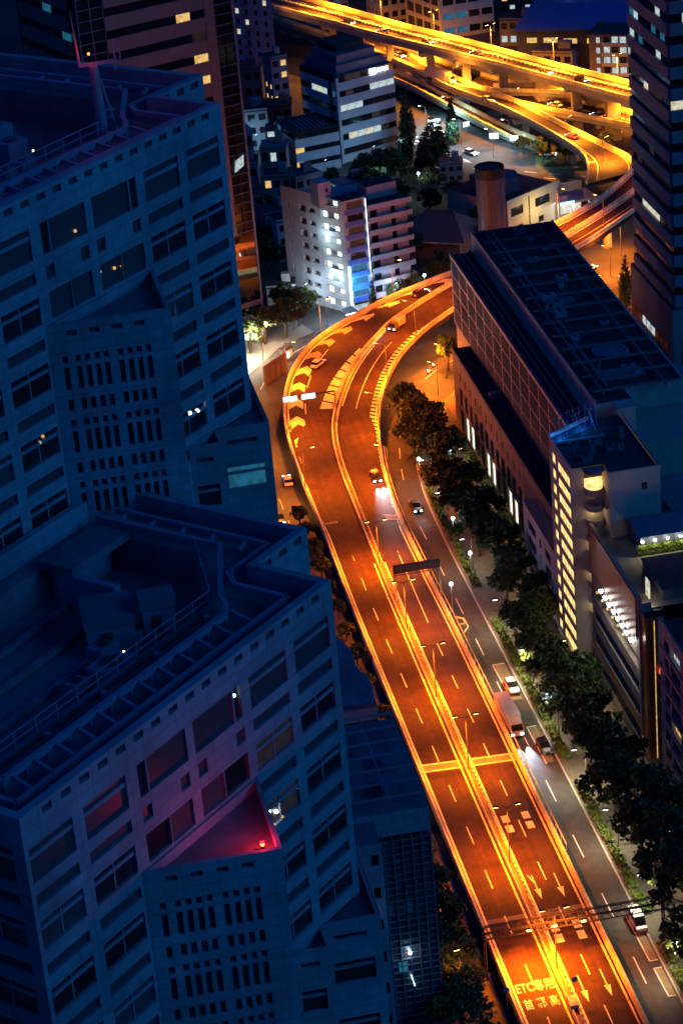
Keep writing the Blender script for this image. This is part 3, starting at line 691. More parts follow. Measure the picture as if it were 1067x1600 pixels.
MB().cyl((0, 0, 0), (0, 0, .35), .12).build("stand", dark_steel, bc); MB().sphere((0, 0, .48), .14).build("lens", L_red, bc); MB().cyl((0, 0, .60), (0, 0, .66), .16, .16, 8).build("cap", dark_steel, bc); MB().bar((-.5, .3, .03), (.4, -.2, .03), .1, .06).build("cable", dark_steel, bc)
point(bc, (0, 0, .85), 135, (1, .012, .05), .2); 
b2 = thing("beacon_lamp", "small red aviation beacon on the low corner of the mast tower", "beacon", loc_of(tf, 35.1, 1.5, 116.0))
MB().bar((-1.0, .3, -.2), (0, 0, 0), .1, .1).build("bracket", dark_steel, b2); MB().sphere((0, 0, .3), .17).build("lens", L_red, b2); point(b2, (.5, -.5, 1.0), 260, (1, .05, .03), .2)
ms = thing("roof_mast", "steel roof mast with red-lit head and side aerial", "mast", (-50.6, 174.2, 148.3))
MB().cyl((0, 0, 0), (-.1, 0, 5.2), .42, .36, 10).build("pole", rail_m, ms); MB().bar((-1.2, 0, 5.3), (1.7, .3, 5.3), .18, .25).build("crossarm", rail_m, ms)
MB().bar((1.1, .1, 0), (.3, 0, 4.2), .16, .16).bar((.3, 0, 1.8), (1.0, 0, 1.8), .12, .12).build("strut", rail_m, ms)
MB().cyl((-1.1, 0, 5.2), (-1.3, 0, 9.4), .13, .03, 6).build("aerial", rail_m, ms); MB().bar((1.5, .3, 4.6), (1.6, .3, 6.9), .1, .1).bar((1.9, .3, 4.8), (2.0, .3, 6.8), .1, .1).build("loop_aerial", rail_m, ms)
MB().sphere((-.35, -.35, 6.2), .09).build("red_lamp", L_red, ms); point(ms, (-.4, -.9, 6.6), 30, (1, .03, .02), .1)

# ================================================================== GLASS GRID OFFICE beside the towers (bottom)
g = thing("glass_grid_office", "dark low office with fine square glass grid facade and beamed roof", "office building", (-17, 249, 0))
B(g, "core", blind_glass, -22, -.25, .3, 21.8, 0, 31.5); B(g, "parapet_band", granite, -22.4, 0, 0, 22, 32.6, 36)
B(g, "roof_deck", roofcon, -22, -.5, .5, 21.5, 36.0, 36.05)
for i in range(19):
    B(g, "mullion", lav_m, -.12-i*1.22, -.02-i*1.22, .0, .32, 0, 32.4)
for k in range(32): B(g, "transom", lav_m, -22, -.05, .06, .31, 31.6-k*1.0, 31.68-k*1.0)
for i in range(14): B(g, "side_mullion", lav_m, -.24, -.05, .4+i*1.6, .5+i*1.6, 0, 32.4)
for k, (a, b, m) in enumerate(((3, 4.2, lav_m), (5.6, 6.8, lav_m), (9, 10.2, lav_m), (4.3, 5.4, W_teal))): B(g, "blind", m, -b, -a, .2, .27, 20.7-(k == 3)*9, 22.2-(k == 3)*9)
MB().sphere((-3.9, -.05, 14.6), .22).build("wall_lamp", L_white, g); MB().bar((-4.0, -.05, 11.2), (-3.6, -.05, 9.4), .1, .1).build("tube_light", L_cyan, g)
point(g, (-3.9, -.8, 14.6), 30, (.4, .75, 1))
for i in range(5): B(g, "roof_beam", lav_m, -.7-i*4.2, -.45-i*4.2, .6, 21.4, 37.2, 37.5)
for i in range(7): B(g, "roof_beam", lav_m, -21.8, -.2, .8+i*3.3, 1.05+i*3.3, 37.51, 37.75)
for i, (a, b, c, d, h) in enumerate(((3.2, 5.2, 3, 6, 1.6), (6.5, 9, 5, 12, 1.1), (2.4, 4.0, 9, 12, 1.3), (6.8, 8.8, 14, 20, .8))): B(g, "roof_unit", metalroof, -b, -a, c, d, 36.05, 36.05+h)
# podium wing with the dark bronze slots between tower and grid office
p5 = thing("podium_wing", "grey granite wing with recessed windows joining tower foot and grid office", "building", (-24.5, 244, 0))
mb = MB(); hs = []
for k in range(7):
    hs += [(.8, 3.2, 30-4.8*k, 31.8-4.8*k), (4.2, 5.0, 29.5-4.8*k, 32.6-4.8*k), (8.0, 8.9, 31-4.8*k+1, 33.6-4.8*k)]
wall(mb, (-9, 0), (1, 0), 9.4, 0, 35.2, hs, .4); mb.prism([(-9, 0), (.4, 0), (.4, 6), (-9, 6)], 35.19, 35.2); mb.add([(.4, 0, 0), (.4, 6, 0), (.4, 6, 35.2), (.4, 0, 35.2)], [(0, 1, 2, 3)]); mb.build("wall", granite, p5)
for i, h in enumerate(hs): pane(p5, "window", W_dim if i == 3 else glass_dark, (-9, 0), (1, 0), *h, .4, frame='T' if i % 3 == 0 else None, fm=granite)
MB().sphere((-3.4, -.3, 25.8), .22).build("wall_lamp", L_white, p5); point(p5, (-3.4, -1, 25.6), 25, (.5, .7, 1))
# low flat-roofed block behind it
q5 = thing("flat_roof_block", "dark flat-roofed low block with stepped edge beside the left shrubs", "building", (-22, 302, 0))
MB().prism([(0, 0), (7.8, 0), (8.2, 9), (7.0, 12), (7.2, 18), (5.4, 24), (3.8, 30), (0, 30)], 0, 19.6).build("wall", lav_m, q5)
MB().prism([(.3, .3), (7.5, .3), (7.9, 9), (6.7, 12), (6.9, 18), (5.1, 24), (3.5, 29.7), (.3, 29.7)], 19.6, 19.65).build("roof", roofcon, q5)
B(q5, "window_band", glass_dark, .2, 7.6, -.06, .06, 14, 17.5); B(q5, "lit_window", W_warm, 1.6, 2.1, -.12, -.05, 15.2, 15.7); B(q5, "parapet", navy, 0, 7.6, -.1, .25, 19.7, 20.3)
# ================================================================== BUILDINGS BEHIND THE TOWERS
mirror = mat("mirror_glass", (.55, .50, .46), .04, .06, .25, metal=1., bump=.10)
def grid_face(t, O, A, L, z0, nst, sh, band, wallm, gl=glass_dark, out=.28, lits=None, nwin=6, rnd=None, wname="window"):
    "ribbon-window storeys: each spandrel band stands proud of its strip of panes"
    N = (A[1], -A[0])
    for k in range(nst):
        zb = z0+k*sh
        pane(t, "spandrel", wallm, O, A, 0, L, zb, zb+band, -out*.5, out*.5)
        for i in range(nwin):
            m = gl
            if lits and (k, i) in lits: m = lits[(k, i)]
            elif rnd and random.random() < rnd[0]: m = random.choice(rnd[1])
            pane(t, wname, m, O, A, L*i/nwin+.06, L*(i+1)/nwin-.06, zb+band, zb+sh, .02, .05)
bt = thing("brown_banded_tower", "tall dark tower with brown horizontal bands and a mirrored glass edge behind the granite towers", "skyscraper", (-1.7, 502, 0), radians(22))
LB = 36.
B(bt, "core", glass_dark, -LB+.3, -.3, .3, 30, 0, 140)
grid_face(bt, (-30, 0), (1, 0), 23, 0.6, 29, 4.7, 2.9, brown_m, nwin=7, lits={(14, 6): W_dim, (13, 6): W_warm, (15, 5): W_warm, (16, 6): W_dim, (12, 6): W_warm})
aL = (cos(radians(-68)), sin(radians(-68)))
N_ = 30.; grid_face(bt, (-LB, 28), (0, -1), 24, .6, 29, 4.7, 2.9, brown_m, nwin=6, lits={(17, 4): W_dim, (15, 5): W_teal, (16, 3): W_teal})
for k in range(60): B(bt, "corner_transom", rail_m, -LB-.02, -30.1, -.02, .2, 1+k*2.35, 1.1+k*2.35)
for x in (-LB+.02, -33, -30.1): B(bt, "corner_mullion", rail_m, x-.06, x+.06, -.06, .2, 0, 140)
B(bt, "pale_column", brown_m, -6.9, -4.6, -.25, .4, 25, 140)
for k in range(52): B(bt, "edge_transom", lav_m, -4.5, -.25, -.06, .3, 25.2+k*2.2, 25.32+k*2.2)
for x in (-4.5, -2.4): B(bt, "edge_mullion", dark_steel, x-.07, x+.07, -.1, .3, 25, 140)
B(bt, "edge_fin", rail_m, -.28, .1, -.2, .5, 0, 140)
for k in range(6): B(bt, "mirror_pane", mirror, -6.9, -.35, .04, .14, 9.2+k*2.65, 11.75+k*2.65)
B(bt, "sill_band", brown_m, -7, -.3, -.15, .3, 7.9, 9.1); B(bt, "mirror_pane", mirror, -6.9, -.35, .04, .14, 6.2, 7.8)
B(bt, "base_wall", beige_m, -9, -.3, -.2, .3, 4.2, 6.1); B(bt, "base_wall", beige_m, -9, -5.6, -.2, .3, 0, 4.2)
for i in range(4): B(bt, "lobby_window", W_cool, -5.4+i*1.28, -4.3+i*1.28, -.05, .1, .3, 4.0)
point(bt, (-3, -5, 5), 3500, (1, .90, .66)); point(bt, (-8, -9, 5), 3000, (1, .88, .6))
MB().add([(-3.6, -.12, 39), (-1.2, -.12, 40.2), (-1.0, -.12, 42.6), (-3.2, -.12, 41.6)], [(0, 1, 2, 3)]).build("lit_pane", W_cool, bt)
# pale apartment tower far behind
pt = thing("pale_apartment_tower", "pale blue-grey apartment tower with stacked balconies far behind the banded tower", "apartment tower", (24, 724, 0), radians(-46))
mb = MB(); wl = []
for k in range(14):
    for i in range(4): wl.append((1.2+i*3.6, 2.6+i*3.6, 1.5+k*3.2, 3.1+k*3.2))
wall(mb, (0, 0), (1, 0), 15.5, 0, 47, wl, .3); mb.add([(0, 14, 0), (0, 0, 0), (0, 0, 47), (0, 14, 47)], [(0, 1, 2, 3)]); mb.add([(15.5, 0, 0), (4, 14, 0), (4, 14, 47), (15.5, 0, 47)], [(0, 1, 2, 3)]); mb.build("wall", white_m, pt)
MB().prism([(0, 0), (15.5, 0), (4, 14), (0, 14)], 47, 47.1).build("roof", darkroof, pt)
for i, h in enumerate(wl): 
    pane(pt, "window", glass_dark if random.random() > .06 else W_pale, (0, 0), (1, 0), *h, .3)
    if i % 4 == 1: B(pt, "balcony", lav_m, h[0]-.5, h[1]+.5, -1.0, -.01, h[2]-.9, h[2]+.1)
# cluster of small blue houses between them
def house(label, x, y, rz, w, d, h, wm, nst, nwin, lit_p=.15, lm=(W_warm, W_cool), name="townhouse", roofm=None, group=None, cat="house"):
    t = thing(name, label, cat, (x, y, 0), radians(rz), group); mb = MB(); hs = []; sh = h/nst
    for k in range(nst):
        for i in range(nwin): s = w*(i+.5)/nwin; hs.append((s-.32*w/nwin, s+.32*w/nwin, k*sh+sh*.3, k*sh+sh*.78))
    wall(mb, (0, 0), (1, 0), w, 0, h, hs, .2); h2 = []
    nd = max(1, int(d/3.5))
    for k in range(nst):
        for i in range(nd): s = d*(i+.5)/nd; h2.append((s-.7, s+.7, k*sh+sh*.35, k*sh+sh*.75))
    wall(mb, (0, d), (0, -1), d, 0, h, h2, .2); mb.add([(w, 0, 0), (w, d, 0), (w, d, h), (w, 0, h)], [(0, 1, 2, 3)]); mb.add([(w, d, 0), (0, d, 0), (0, d, h), (w, d, h)], [(0, 1, 2, 3)]); mb.build("wall", wm, t)
    for q in hs: pane(t, "window", random.choice(lm) if random.random() < lit_p else glass_dark, (0, 0), (1, 0), *q, .2)
    for q in h2: pane(t, "window", random.choice(lm) if random.random() < lit_p else glass_dark, (0, d), (0, -1), *q, .2)
    B(t, "roof", roofm or darkroof, -.15, w+.15, -.15, d+.15, h, h+.25); 
    B(t, "parapet", wm, -.1, w+.1, -.1, .1, h+.25, h+.7); B(t, "roof_hut", wm, w*.55, w*.85, d*.5, d*.8, h+.25, h+2.2)
    return t
house("small blue-lit block with a yellow window beside the banded tower's edge", 12, 640, -5, 9, 8, 11, white_m, 3, 3, .15)
house("narrow house with warm stairwell lights behind the stepped office", 27, 668, 12, 5, 7, 17, lav_m, 5, 2, .5, (W_warm,))
house("low brown-walled house beside the warm stairwell house", 21.5, 652, -10, 8, 8, 8, brown_m, 2, 3, .2)
house("tiny white-fronted house left of the stepped office's low wing", 18.5, 628, -12, 6, 5, 9, white_m, 3, 2, .25, (W_cool,))
house("dark low house by the blue-white lamp behind the beige apartments", 8, 560, 8, 9, 9, 8, lav_m, 2, 3, .0)
house("dark two-storey house between banded tower and beige apartments", 2, 575, 0, 8, 10, 9, navy, 2, 3, .0)
house("white-walled garage box behind the corner trees", 1.4, 518, -8, 6.6, 6, 5, white_m, 1, 1, 0, cat="garage")
house("low pale house left of the beige apartment block", 9, 548, 5, 7, 7, 10, white_m, 3, 2, 0.0)
# stepped office with low wing
so = thing("stepped_office", "stepped office with tiered roof, ribbon windows and a lit white roof sign", "office building", (37.3, 617.5, 0), radians(22))
B(so, "core", glass_dark, .2, 17.8, .25, 19, 0, 23.6)
grid_face(so, (0, 0), (1, 0), 18, .2, 6, 3.95, 2.2, white_m, nwin=7, lits={(4, 4): W_cool, (4, 5): W_cool, (4, 6): W_cool, (4, 1): W_dim, (3, 0): W_cool, (3, 1): W_cool, (3, 2): W_cool, (2, 4): W_dim, (1, 1): W_pale, (1, 2): W_cool, (1, 3): W_pale, (1, 4): W_cool, (1, 5): W_dim, (5, 1): W_dim, (5, 2): W_dim, (0, 6): W_dim, (0, 5): W_dim})
grid_face(so, (0, 18), (0, -1), 18, .2, 6, 3.95, 2.2, white_m, nwin=7, lits={(4, 2): W_cool, (4, 3): W_pale, (4, 4): W_cool, (4, 6): W_teal})
B(so, "corner_pier", white_m, -.32, .5, -.32, .5, 0, 23.6); B(so, "corner_slot", glass_dark, -.35, .1, 2.4, 3.4, 0, 24)
for k in range(6): B(so, "bay_end", white_m, 17.7, 18.9, 1.6, 5, .2+k*3.95, 2.4+k*3.95)
B(so, "roof_tier", navy, 0, 18, 0, 18.5, 23.9, 24.0); B(so, "roof_tier", metalroof, 1.3, 16.4, 1.8, 17.5, 24, 26.2); B(so, "roof_tier", metalroof, 2.8, 14.8, 3.6, 16.5, 26.2, 28.4); B(so, "roof_tier", darkroof, 4.5, 13, 6, 15.5, 28.4, 30.4)
B(so, "roof_sign", L_white, 10.4, 12.2, -.45, -.34, 22.4, 23.8); 
for i in range(4): B(so, "roof_sign_letter", L_white, 12.5+i*.95, 13.3+i*.95, -.45, -.34, 22.7, 23.5)
lw = thing("office_low_wing", "low two-storey wing with dark ribbed roof in front of the stepped office", "building", (24.0, 611.5, 0), radians(12))
B(lw, "core", glass_dark, .2, 12.3, .2, 15, 0, 10.8); grid_face(lw, (0, 0), (1, 0), 12.5, .2, 3, 3.8, 2.4, white_m, nwin=5, lits={(1, 0): W_warm, (0, 0): W_warm}); grid_face(lw, (0, 15), (0, -1), 15, .2, 3, 3.8, 2.4, metalroof, nwin=6, lits={(2, 1): W_teal, (1, 1): W_cool, (1, 0): W_cool})
B(lw, "roof", darkroof, -.1, 12.4, -.1, 15, 11.6, 11.8)
for i in range(7): B(lw, "roof_rib", metalroof, 3+i*1.2, 3.4+i*1.2, 2, 12, 11.8, 12.1)

# ================================================================== BEIGE APARTMENT BLOCK
ab = thing("beige_apartments", "pale eight-storey apartment block with blue-lit corner, glowing stair and white balconies", "apartment building", (18.9, 507.4, 0), radians(15))
h = 27.; nf = 9; sh = 3.0
aw = (cos(radians(107.6)), sin(radians(107.6)))          # left face runs back along this line
LL = 20.8; PL = (aw[0]*LL, aw[1]*LL); AL = (-aw[0], -aw[1])
mb = MB(); hl = []; 
for k in range(nf-1):
    zb = k*sh+1.1
    hl += [(6.0, 8.2, zb, zb+1.5), (9.2, 11.4, zb+.2, zb+1.3), (2.2, 2.6, zb, zb+1.2)]
hl += [(13.2, 19.2, k*sh+.3, k*sh+2.7) for k in range(nf)]
wall(mb, PL, AL, LL, 0, h, hl, .9)
hr = [(1.0, 5.0, k*sh+.9, k*sh+2.5) for k in range(nf)]
wall(mb, (0, 0), (1, 0), 5.8, 0, h, hr, .35)
hb = []
for k in range(nf-1): hb += [(1.2, 3.0, k*sh+.3, k*sh+2.4), (6.4, 7.6, k*sh+.3, k*sh+2.4)]
wall(mb, (5.8, 1.0), (1, 0), 10.4, 0, h-2.5, hb, .3)
mb.add([(5.8, 0, 0), (5.8, 1.0, 0), (5.8, 1.0, h), (5.8, 0, h)], [(0, 1, 2, 3)])
mb.prism([(0, 0), (5.8, 0), (5.8, 1), (16.2, 1), (16.2, 13), (PL[0]+8, PL[1]), PL], h-2.52, h-2.5)
mb.build("wall", apt_wall, ab)
for q in hl[:-nf]: pane(ab, "window", glass_dark, PL, AL, *q, .8, frame='M', fm=white_m)
for k, q in enumerate(hl[-nf:]):
    pane(ab, "stair_landing", white_m, PL, AL, q[0], q[1], q[2]-.1, q[2]+.9, .1, .12); pane(ab, "stair_lamp", W_stair, PL, AL, 13.5, 14.6, q[2]+.8, q[2]+2.2, .7); pane(ab, "stair_lamp", W_stair, PL, AL, 17.2, 18.6, q[2]+1.1, q[2]+2.1, .7)
    pane(ab, "stair_wall", white_m, PL, AL, 13.2, 19.2, q[2], q[3], .88, .03)
for k, q in enumerate(hr):
    pane(ab, "window", W_dim if k in (6, 5, 8) else (W_teal if k in (1, 2, 3) else glass_dark), (0, 0), (1, 0), *q, .35, frame='V', fm=dark_steel); pane(ab, "blue_panel", blue_clad, (0, 0), (1, 0), .4, 5.6, q[2]-1.25, q[2]-.05, -.06, .05)
for q in hb: pane(ab, "balcony_door", glass_dark if random.random() > .15 else W_dim, (5.8, 1.0), (1, 0), *q, .3)
for k in range(nf-1):
    z = k*sh+2.9
    B(ab, "balcony", apt_wall, 5.9, 16.8, -.7, 1.0, z-.2, z); B(ab, "balcony_front", apt_wall, 5.9, 16.8, -.75, -.6, z-.2, z+1.0); B(ab, "balcony_end", apt_wall, 16.65, 16.8, -.59, 1.0, z+.01, z+.99)
B(ab, "roof", darkroof, .2, 16, .9, 11, h-2.49, h-2.44); B(ab, "stair_tower", apt_wall, -3.2, -.1, 5.4, 9.5, h-2.5, h+3.4); B(ab, "stair_tower_window", glass_dark, -1.4, -.9, 5.35, 5.45, h+1.0, h+1.9)
B(ab, "roof_house", apt_wall, 8, 15.4, 4, 9, h-2.5, h+.6); B(ab, "roof_house_top", darkroof, 8, 15.4, 4, 9, h+.61, h+.68)
for i, (x, y) in enumerate(((2, 4), (3.6, 3.2), (5.2, 4.6), (6.4, 3.4), (4.2, 6.4))): B(ab, "air_unit", metalroof, x, x+1, y, y+.8, h-2.45, h-1.3)
B(ab, "neon_sign", L_cyan, .05, .45, -.6, -.1, 2.4, 11.6); B(ab, "edge_strip", L_sign, 5.55, 5.7, -.16, -.02, 8.0, h-.5)
point(ab, (2.2, -3.0, 7.0), 1300, (.03, .42, 1), .5); point(ab, (-3.4, 3.0, 9.0), 350, (.65, .95, 1), .4); point(ab, (-4.2, 5.0, 18.0), 350, (.65, .95, 1), .4)
B(ab, "shop_canopy", darkroof, -5, -1.6, -8, -4, 3.6, 3.8); B(ab, "canopy_light", L_cyan, -5, -1.6, -8.15, -8.02, 3.6, 3.85); B(ab, "shop_front", W_cool, 0.6, 5.2, -.5, -.42, .3, 2.2)
for x in (-4.9, -1.7): B(ab, "canopy_post", dark_steel, x-.07, x+.07, -7.9, -7.75, 0, 3.6)

for k_, (x, y) in enumerate(((60, 780), (74, 790), (88, 775), (101, 765), (114, 752), (128, 742), (141, 728), (96, 745), (121, 722), (136, 705), (8, 700), (16, 690), (6, 668), (112, 790), (132, 770))):
    house(ORD[k_]+" small lit house of the far quarter beyond the viaducts", x, y, random.uniform(-35, 15), random.uniform(8, 12), random.uniform(7, 10), random.uniform(7, 15), random.choice([white_m, lav_m, beige_m, navy]), random.choice([2, 3, 4]), 4, .22, (W_cool, W_warm, W_teal, W_pale), "far_house", group="houses of the far quarter")
# ================================================================== FAR RIGHT BACKGROUND
yb = thing("corner_office", "yellow-lit four-storey block with glazed bays across the upper viaduct", "building", (89, 727.7, 0), radians(6))
aw2 = (cos(radians(102)), sin(radians(102))); PL2 = (aw2[0]*22, aw2[1]*22)
mb = MB(); ha = [(1+i*5.2, 5.4+i*5.2, 1+k*4.6, 4.2+k*4.6) for i in range(4) for k in range(3)]; hb2 = [(1+i*4.2, 4.6+i*4.2, 1.2+k*4.6, 3.4+k*4.6) for i in range(4) for k in range(3)]
wall(mb, PL2, (-aw2[0], -aw2[1]), 22, 0, 14.5, ha, .4); wall(mb, (0, 0), (1, 0), 17.5, 0, 14.5, hb2, .4); mb.prism([(0, 0), (17.5, 0), (17.5, 22), PL2], 14.49, 14.5); mb.build("wall", cream_m, yb)
for q in ha: pane(yb, "window", glass_dark, PL2, (-aw2[0], -aw2[1]), *q, .4, frame='V', fm=cream_m)
for i, q in enumerate(hb2): pane(yb, "window", W_teal if i in (0, 1, 3, 4) else glass_dark, (0, 0), (1, 0), *q, .4)
for i in range(4): MB().bar((2+i*4, 2, 14.5), (1+i*4, 8, 19), .5, .5).build("roof_fin", metalroof, yb)
B(yb, "roof_house", navy, 2, 15, 6, 16, 14.5, 18.6)
yb2 = house("yellow-lit block with small square windows at the viaduct's far edge", 76, 757, 10, 12, 14, 16, cream_m, 4, 4, .1, (W_warm,), "viaduct_block", cat="building")
house("dark house with white and orange windows beyond the upper viaduct", 104, 712, -25, 11, 9, 8, lav_m, 2, 4, .5, (W_cool, W_pale))
hh = thing("dark_hall", "large dark hall with broad blue roof beyond the upper viaduct", "hall", (104, 690, 0), radians(-25))
B(hh, "wall", navy, 0, 42, 0, 34, 0, 10); MB().prism([(-1, -1), (43, -1), (43, 35), (-1, 35)], 10, 10.6).build("eaves", navy, hh); MB().add([(-1, -1, 10.6), (43, -1, 10.6), (43, 35, 10.6), (-1, 35, 10.6), (10, 17, 14), (32, 17, 14)], [(0, 1, 5, 4), (1, 2, 5), (2, 3, 4, 5), (3, 0, 4)]).build("roof", blue_clad, hh)
for i, (x, z, w) in enumerate(((3, 6.5, 3), (8, 6.5, 4.2), (14, 6.2, 4), (8.5, 3.2, 2), (9, .8, 2.4), (21, 6.2, 2))): B(hh, "lit_window", W_warm, x, x+w, -.1, .05, z, z+1.5)
ba = thing("balcony_apartments", "white-lit balcony apartment block with brick-dark walls beside the banded right tower", "apartment building", (120, 668, 0), radians(-30))
B(ba, "wall", brown_m, 0, 14, 0, 12, 0, 12.5); B(ba, "roof", darkroof, -.2, 14.2, -.2, 12.2, 12.5, 12.8)
for k in range(4):
    B(ba, "balcony_front", white_m, 4, 14, -1.4, -1.25, .6+k*3, 1.5+k*3); B(ba, "balcony_slab", white_m, 4, 14, -1.24, 0, .4+k*3, .6+k*3); B(ba, "stair_light", W_cool, 2.2, 3.2, -.1, .02, 1+k*3, 2.6+k*3)
    for i in range(4): B(ba, "balcony_window", W_cool if (i+k) % 3 else glass_dark, 4.4+i*2.4, 6.2+i*2.4, -.08, .02, .9+k*3, 2.9+k*3)
house("dark red-walled block between dark hall and balcony apartments", 104, 672, -30, 12, 9, 8, brown_m, 2, 4, .05)
# banded tower on the right
rt = thing("banded_right_tower", "dark tower of grey bands and ribbon windows right of the elevated roads", "skyscraper", (70, 426, 0))
B(rt, "core", glass_dark, .3, 34, .3, 26, 0, 130)
z0 = 24.2
grid_face(rt, (0, 26), (0, -1), 26, z0, 24, 4.15, 2.3, lav_m, nwin=9, out=.5, lits={(12, 0): W_teal, (12, 1): W_cool, (12, 5): W_teal, (13, 6): W_cool, (11, 6): W_cool, (11, 2): W_teal, (12, 7): W_teal, (11, 0): W_cool, (9, 3): W_pale, (9, 1): W_dim, (9, 4): W_dim, (9, 5): W_dim, (9, 6): W_dim, (3, 2): W_pale, (3, 3): W_pale, (3, 4): W_pale, (3, 5): W_pale, (3, 6): W_dim, (6, 4): W_dim, (5, 1): W_dim})
grid_face(rt, (0, 0), (1, 0), 30, z0, 24, 4.15, 2.3, lav_m, nwin=12, out=.5, lits={(9, 0): W_pale, (9, 1): W_dim, (13, 1): W_cool, (13, 2): W_pale, (14, 1): W_pale, (8, 1): W_cool, (8, 2): W_teal})
B(rt, "podium", lav_m, -.9, 34, -1.2, 27.2, 0, 24.0); B(rt, "podium_roof", darkroof, -.7, 34, -1, 27, 24.0, 24.1)
for i in range(8): B(rt, "podium_window", W_cool if i in (3, 4, 5) else glass_dark, -1.0, -.85, 2+i*3, 4.2+i*3, 14.0, 15.6)
for i in range(6): B(rt, "podium_window", glass_dark, 1+i*3.2, 3.4+i*3.2, -1.3, -1.15, 12, 15)

# ================================================================== STACK, HOUSES AND FILLING STATION
ch = thing("round_chimney_stack", "fat round metal-clad exhaust stack behind the louvred hall", "chimney", (51.8, 503.5, 0))
MB().cyl((0, 0, 0), (0, 0, 31), 3.15, 3.15, 32, False).build("shaft", chim_m, ch); MB().cyl((0, 0, 29.6), (0, 0, 32), 3.3, 3.3, 32, False).build("collar", dark_steel, ch); MB().cyl((0, 0, 31.2), (0, 0, 31.3), 3.2, 3.2, 32).build("cap", darkroof, ch); MB().cyl((0, 0, 31.3), (0, 0, 31.9), 2.2, 2.2, 24).build("flue", dark_steel, ch)
MB().cyl((3.25, -.4, 0), (3.25, -.4, 30), .1, .1, 6).build("pipe", steel, ch)
lb = MB()
for s_ in (-.3, .3): lb.bar((s_-1.2, -3.2, 1), (s_-1.2, -3.2, 31), .07, .07)
for k_ in range(38): lb.bar((-1.5, -3.2, 1.4+k_*.78), (-.9, -3.2, 1.4+k_*.78), .05, .05)
lb.build("ladder", dark_steel, ch)
ch2 = thing("cream_annex", "cream two-storey annex with flat roof and blue rooftop hut behind the stack", "building", (64.2, 541.5, 0), radians(34))
mb = MB(); hs = [(1.6, 5.2, 1.2, 2.8), (1.2, 5.6, 5.4, 7.6), (10, 15.5, 5.4, 7.6), (11, 13, 1.2, 2.8)]; wall(mb, (0, 0), (1, 0), 18.5, 0, 9.2, hs, .3); mb.add([(0, 20, 0), (0, 0, 0), (0, 0, 9.2), (0, 20, 9.2)], [(0, 1, 2, 3)]); mb.add([(18.5, 0, 0), (18.5, 20, 0), (18.5, 20, 9.2), (18.5, 0, 9.2)], [(0, 1, 2, 3)]); mb.build("wall", cream_m, ch2)
for q in hs: pane(ch2, "window", glass_dark, (0, 0), (1, 0), *q, .3, frame='V', fm=dark_steel)
B(ch2, "roof", darkroof, 0, 18.5, .3, 20, 9.2, 9.25); B(ch2, "parapet", cream_m, -.1, 18.6, -.1, .3, 9.26, 9.9); MB().prism([(2, 5), (9, 4), (12, 8), (10, 15), (3, 15)], 9.25, 13).build("roof_hut", navy, ch2); B(ch2, "downpipe", dark_steel, 7.6, 7.8, -.2, 0, 0, 9); B(ch2, "floor_band", cream_m, 0, 18.5, -.15, -.01, 4.3, 4.6)
tr = thing("tiled_hall", "low hall with broad dark hipped tile roof and bright eaves left of the stack", "house", (47, 541, 0), radians(-30))
B(tr, "wall", lav_m, -7, 7, -6, 6, 0, 5); MB().add([(-9, -8, 5), (9, -8, 5), (9, 8, 5), (-9, 8, 5), (-3, 0, 10), (4, 0, 10)], [(0, 1, 5, 4), (1, 2, 5), (2, 3, 4, 5), (3, 0, 4), (3, 2, 1, 0)]).build("roof", tileroof, tr); B(tr, "eaves", barrier_m, -9.1, 9.1, -8.15, -7.95, 4.75, 5.05); B(tr, "eaves", barrier_m, -9.15, -8.95, -7.94, 8.1, 4.75, 5.05); B(tr, "ridge", tileroof, -3.2, 4.2, -.25, .25, 9.9, 10.3)
gs = thing("filling_station", "white-lit filling station canopy with blue fascia beside the elevated road", "filling station", (79, 548, 0), radians(8))
B(gs, "canopy", white_m, 0, 10, 0, 8, 4.6, 5.2); B(gs, "fascia", L_bsign, -.1, 3.6, -.12, -.02, 4.6, 5.3); B(gs, "shop", W_pale, 1, 8, 6.2, 8, 0, 3.2); B(gs, "roof_sign", white_m, 2, 9, 7.5, 7.9, 5.2, 7.4)
for x in (1, 5, 9): B(gs, "column", white_m, x-.2, x+.2, 3, 3.4, 0, 4.6)
point(gs, (4, 3, 4.2), 1500, (.85, .95, 1), .6)

# ================================================================== LOUVRED HALL
lh_ = thing("louvred_hall", "long tan hall with dark louvre panels and a beam-gridded roof", "hall", (28, 440, 0))
# local: x across (0 = street front), y back towards -y (near end)
mb = MB(); wn = []; wt = []
NW = 17
for i in range(NW):
    s0 = 5.2+i*4.35; wn.append((s0, s0+2.6, .8, 5.6)); wn.append((s0, s0+2.6, 6.4, 10.2)) if i % 1 == 0 else None
    wt.append((s0+.9, s0+1.7, 12.0, 13.6))
wall(mb, (0, 0), (0, -1), 92, 0, 16.2, wn+wt, .3); mb.add([(4.2, 0, 0), (0, 0, 0), (0, 0, 16.2), (4.2, 0, 16.2)], [(0, 1, 2, 3)]); mb.build("street_wall", tan_m, lh_)
for i, q in enumerate(wn): pane(lh_, "window", W_arcade if (q[2] < 2 and (i//2) in (1, 2, 5, 6, 9, 10)) else glass_dark, (0, 0), (0, -1), *q, .3)
for q in wt: pane(lh_, "vent_window", glass_dark, (0, 0), (0, -1), *q, .3)
B(lh_, "terrace_roof", darkroof, -.15, 4.2, -92, .1, 16.2, 16.35); B(lh_, "terrace_kerb", tan_m, -.12, .25, -92, .1, 16.36, 16.8)
B(lh_, "roof_duct", rail_m, 1.2, 3.4, -27.5, -26.4, 16.36, 17.5)
MB().box(4.25, 27, -86, 14.8, 0, 30.5).build("louvre_block", louver_frame, lh_)
pm = MB(); PW, PH = 6.25, 3.0
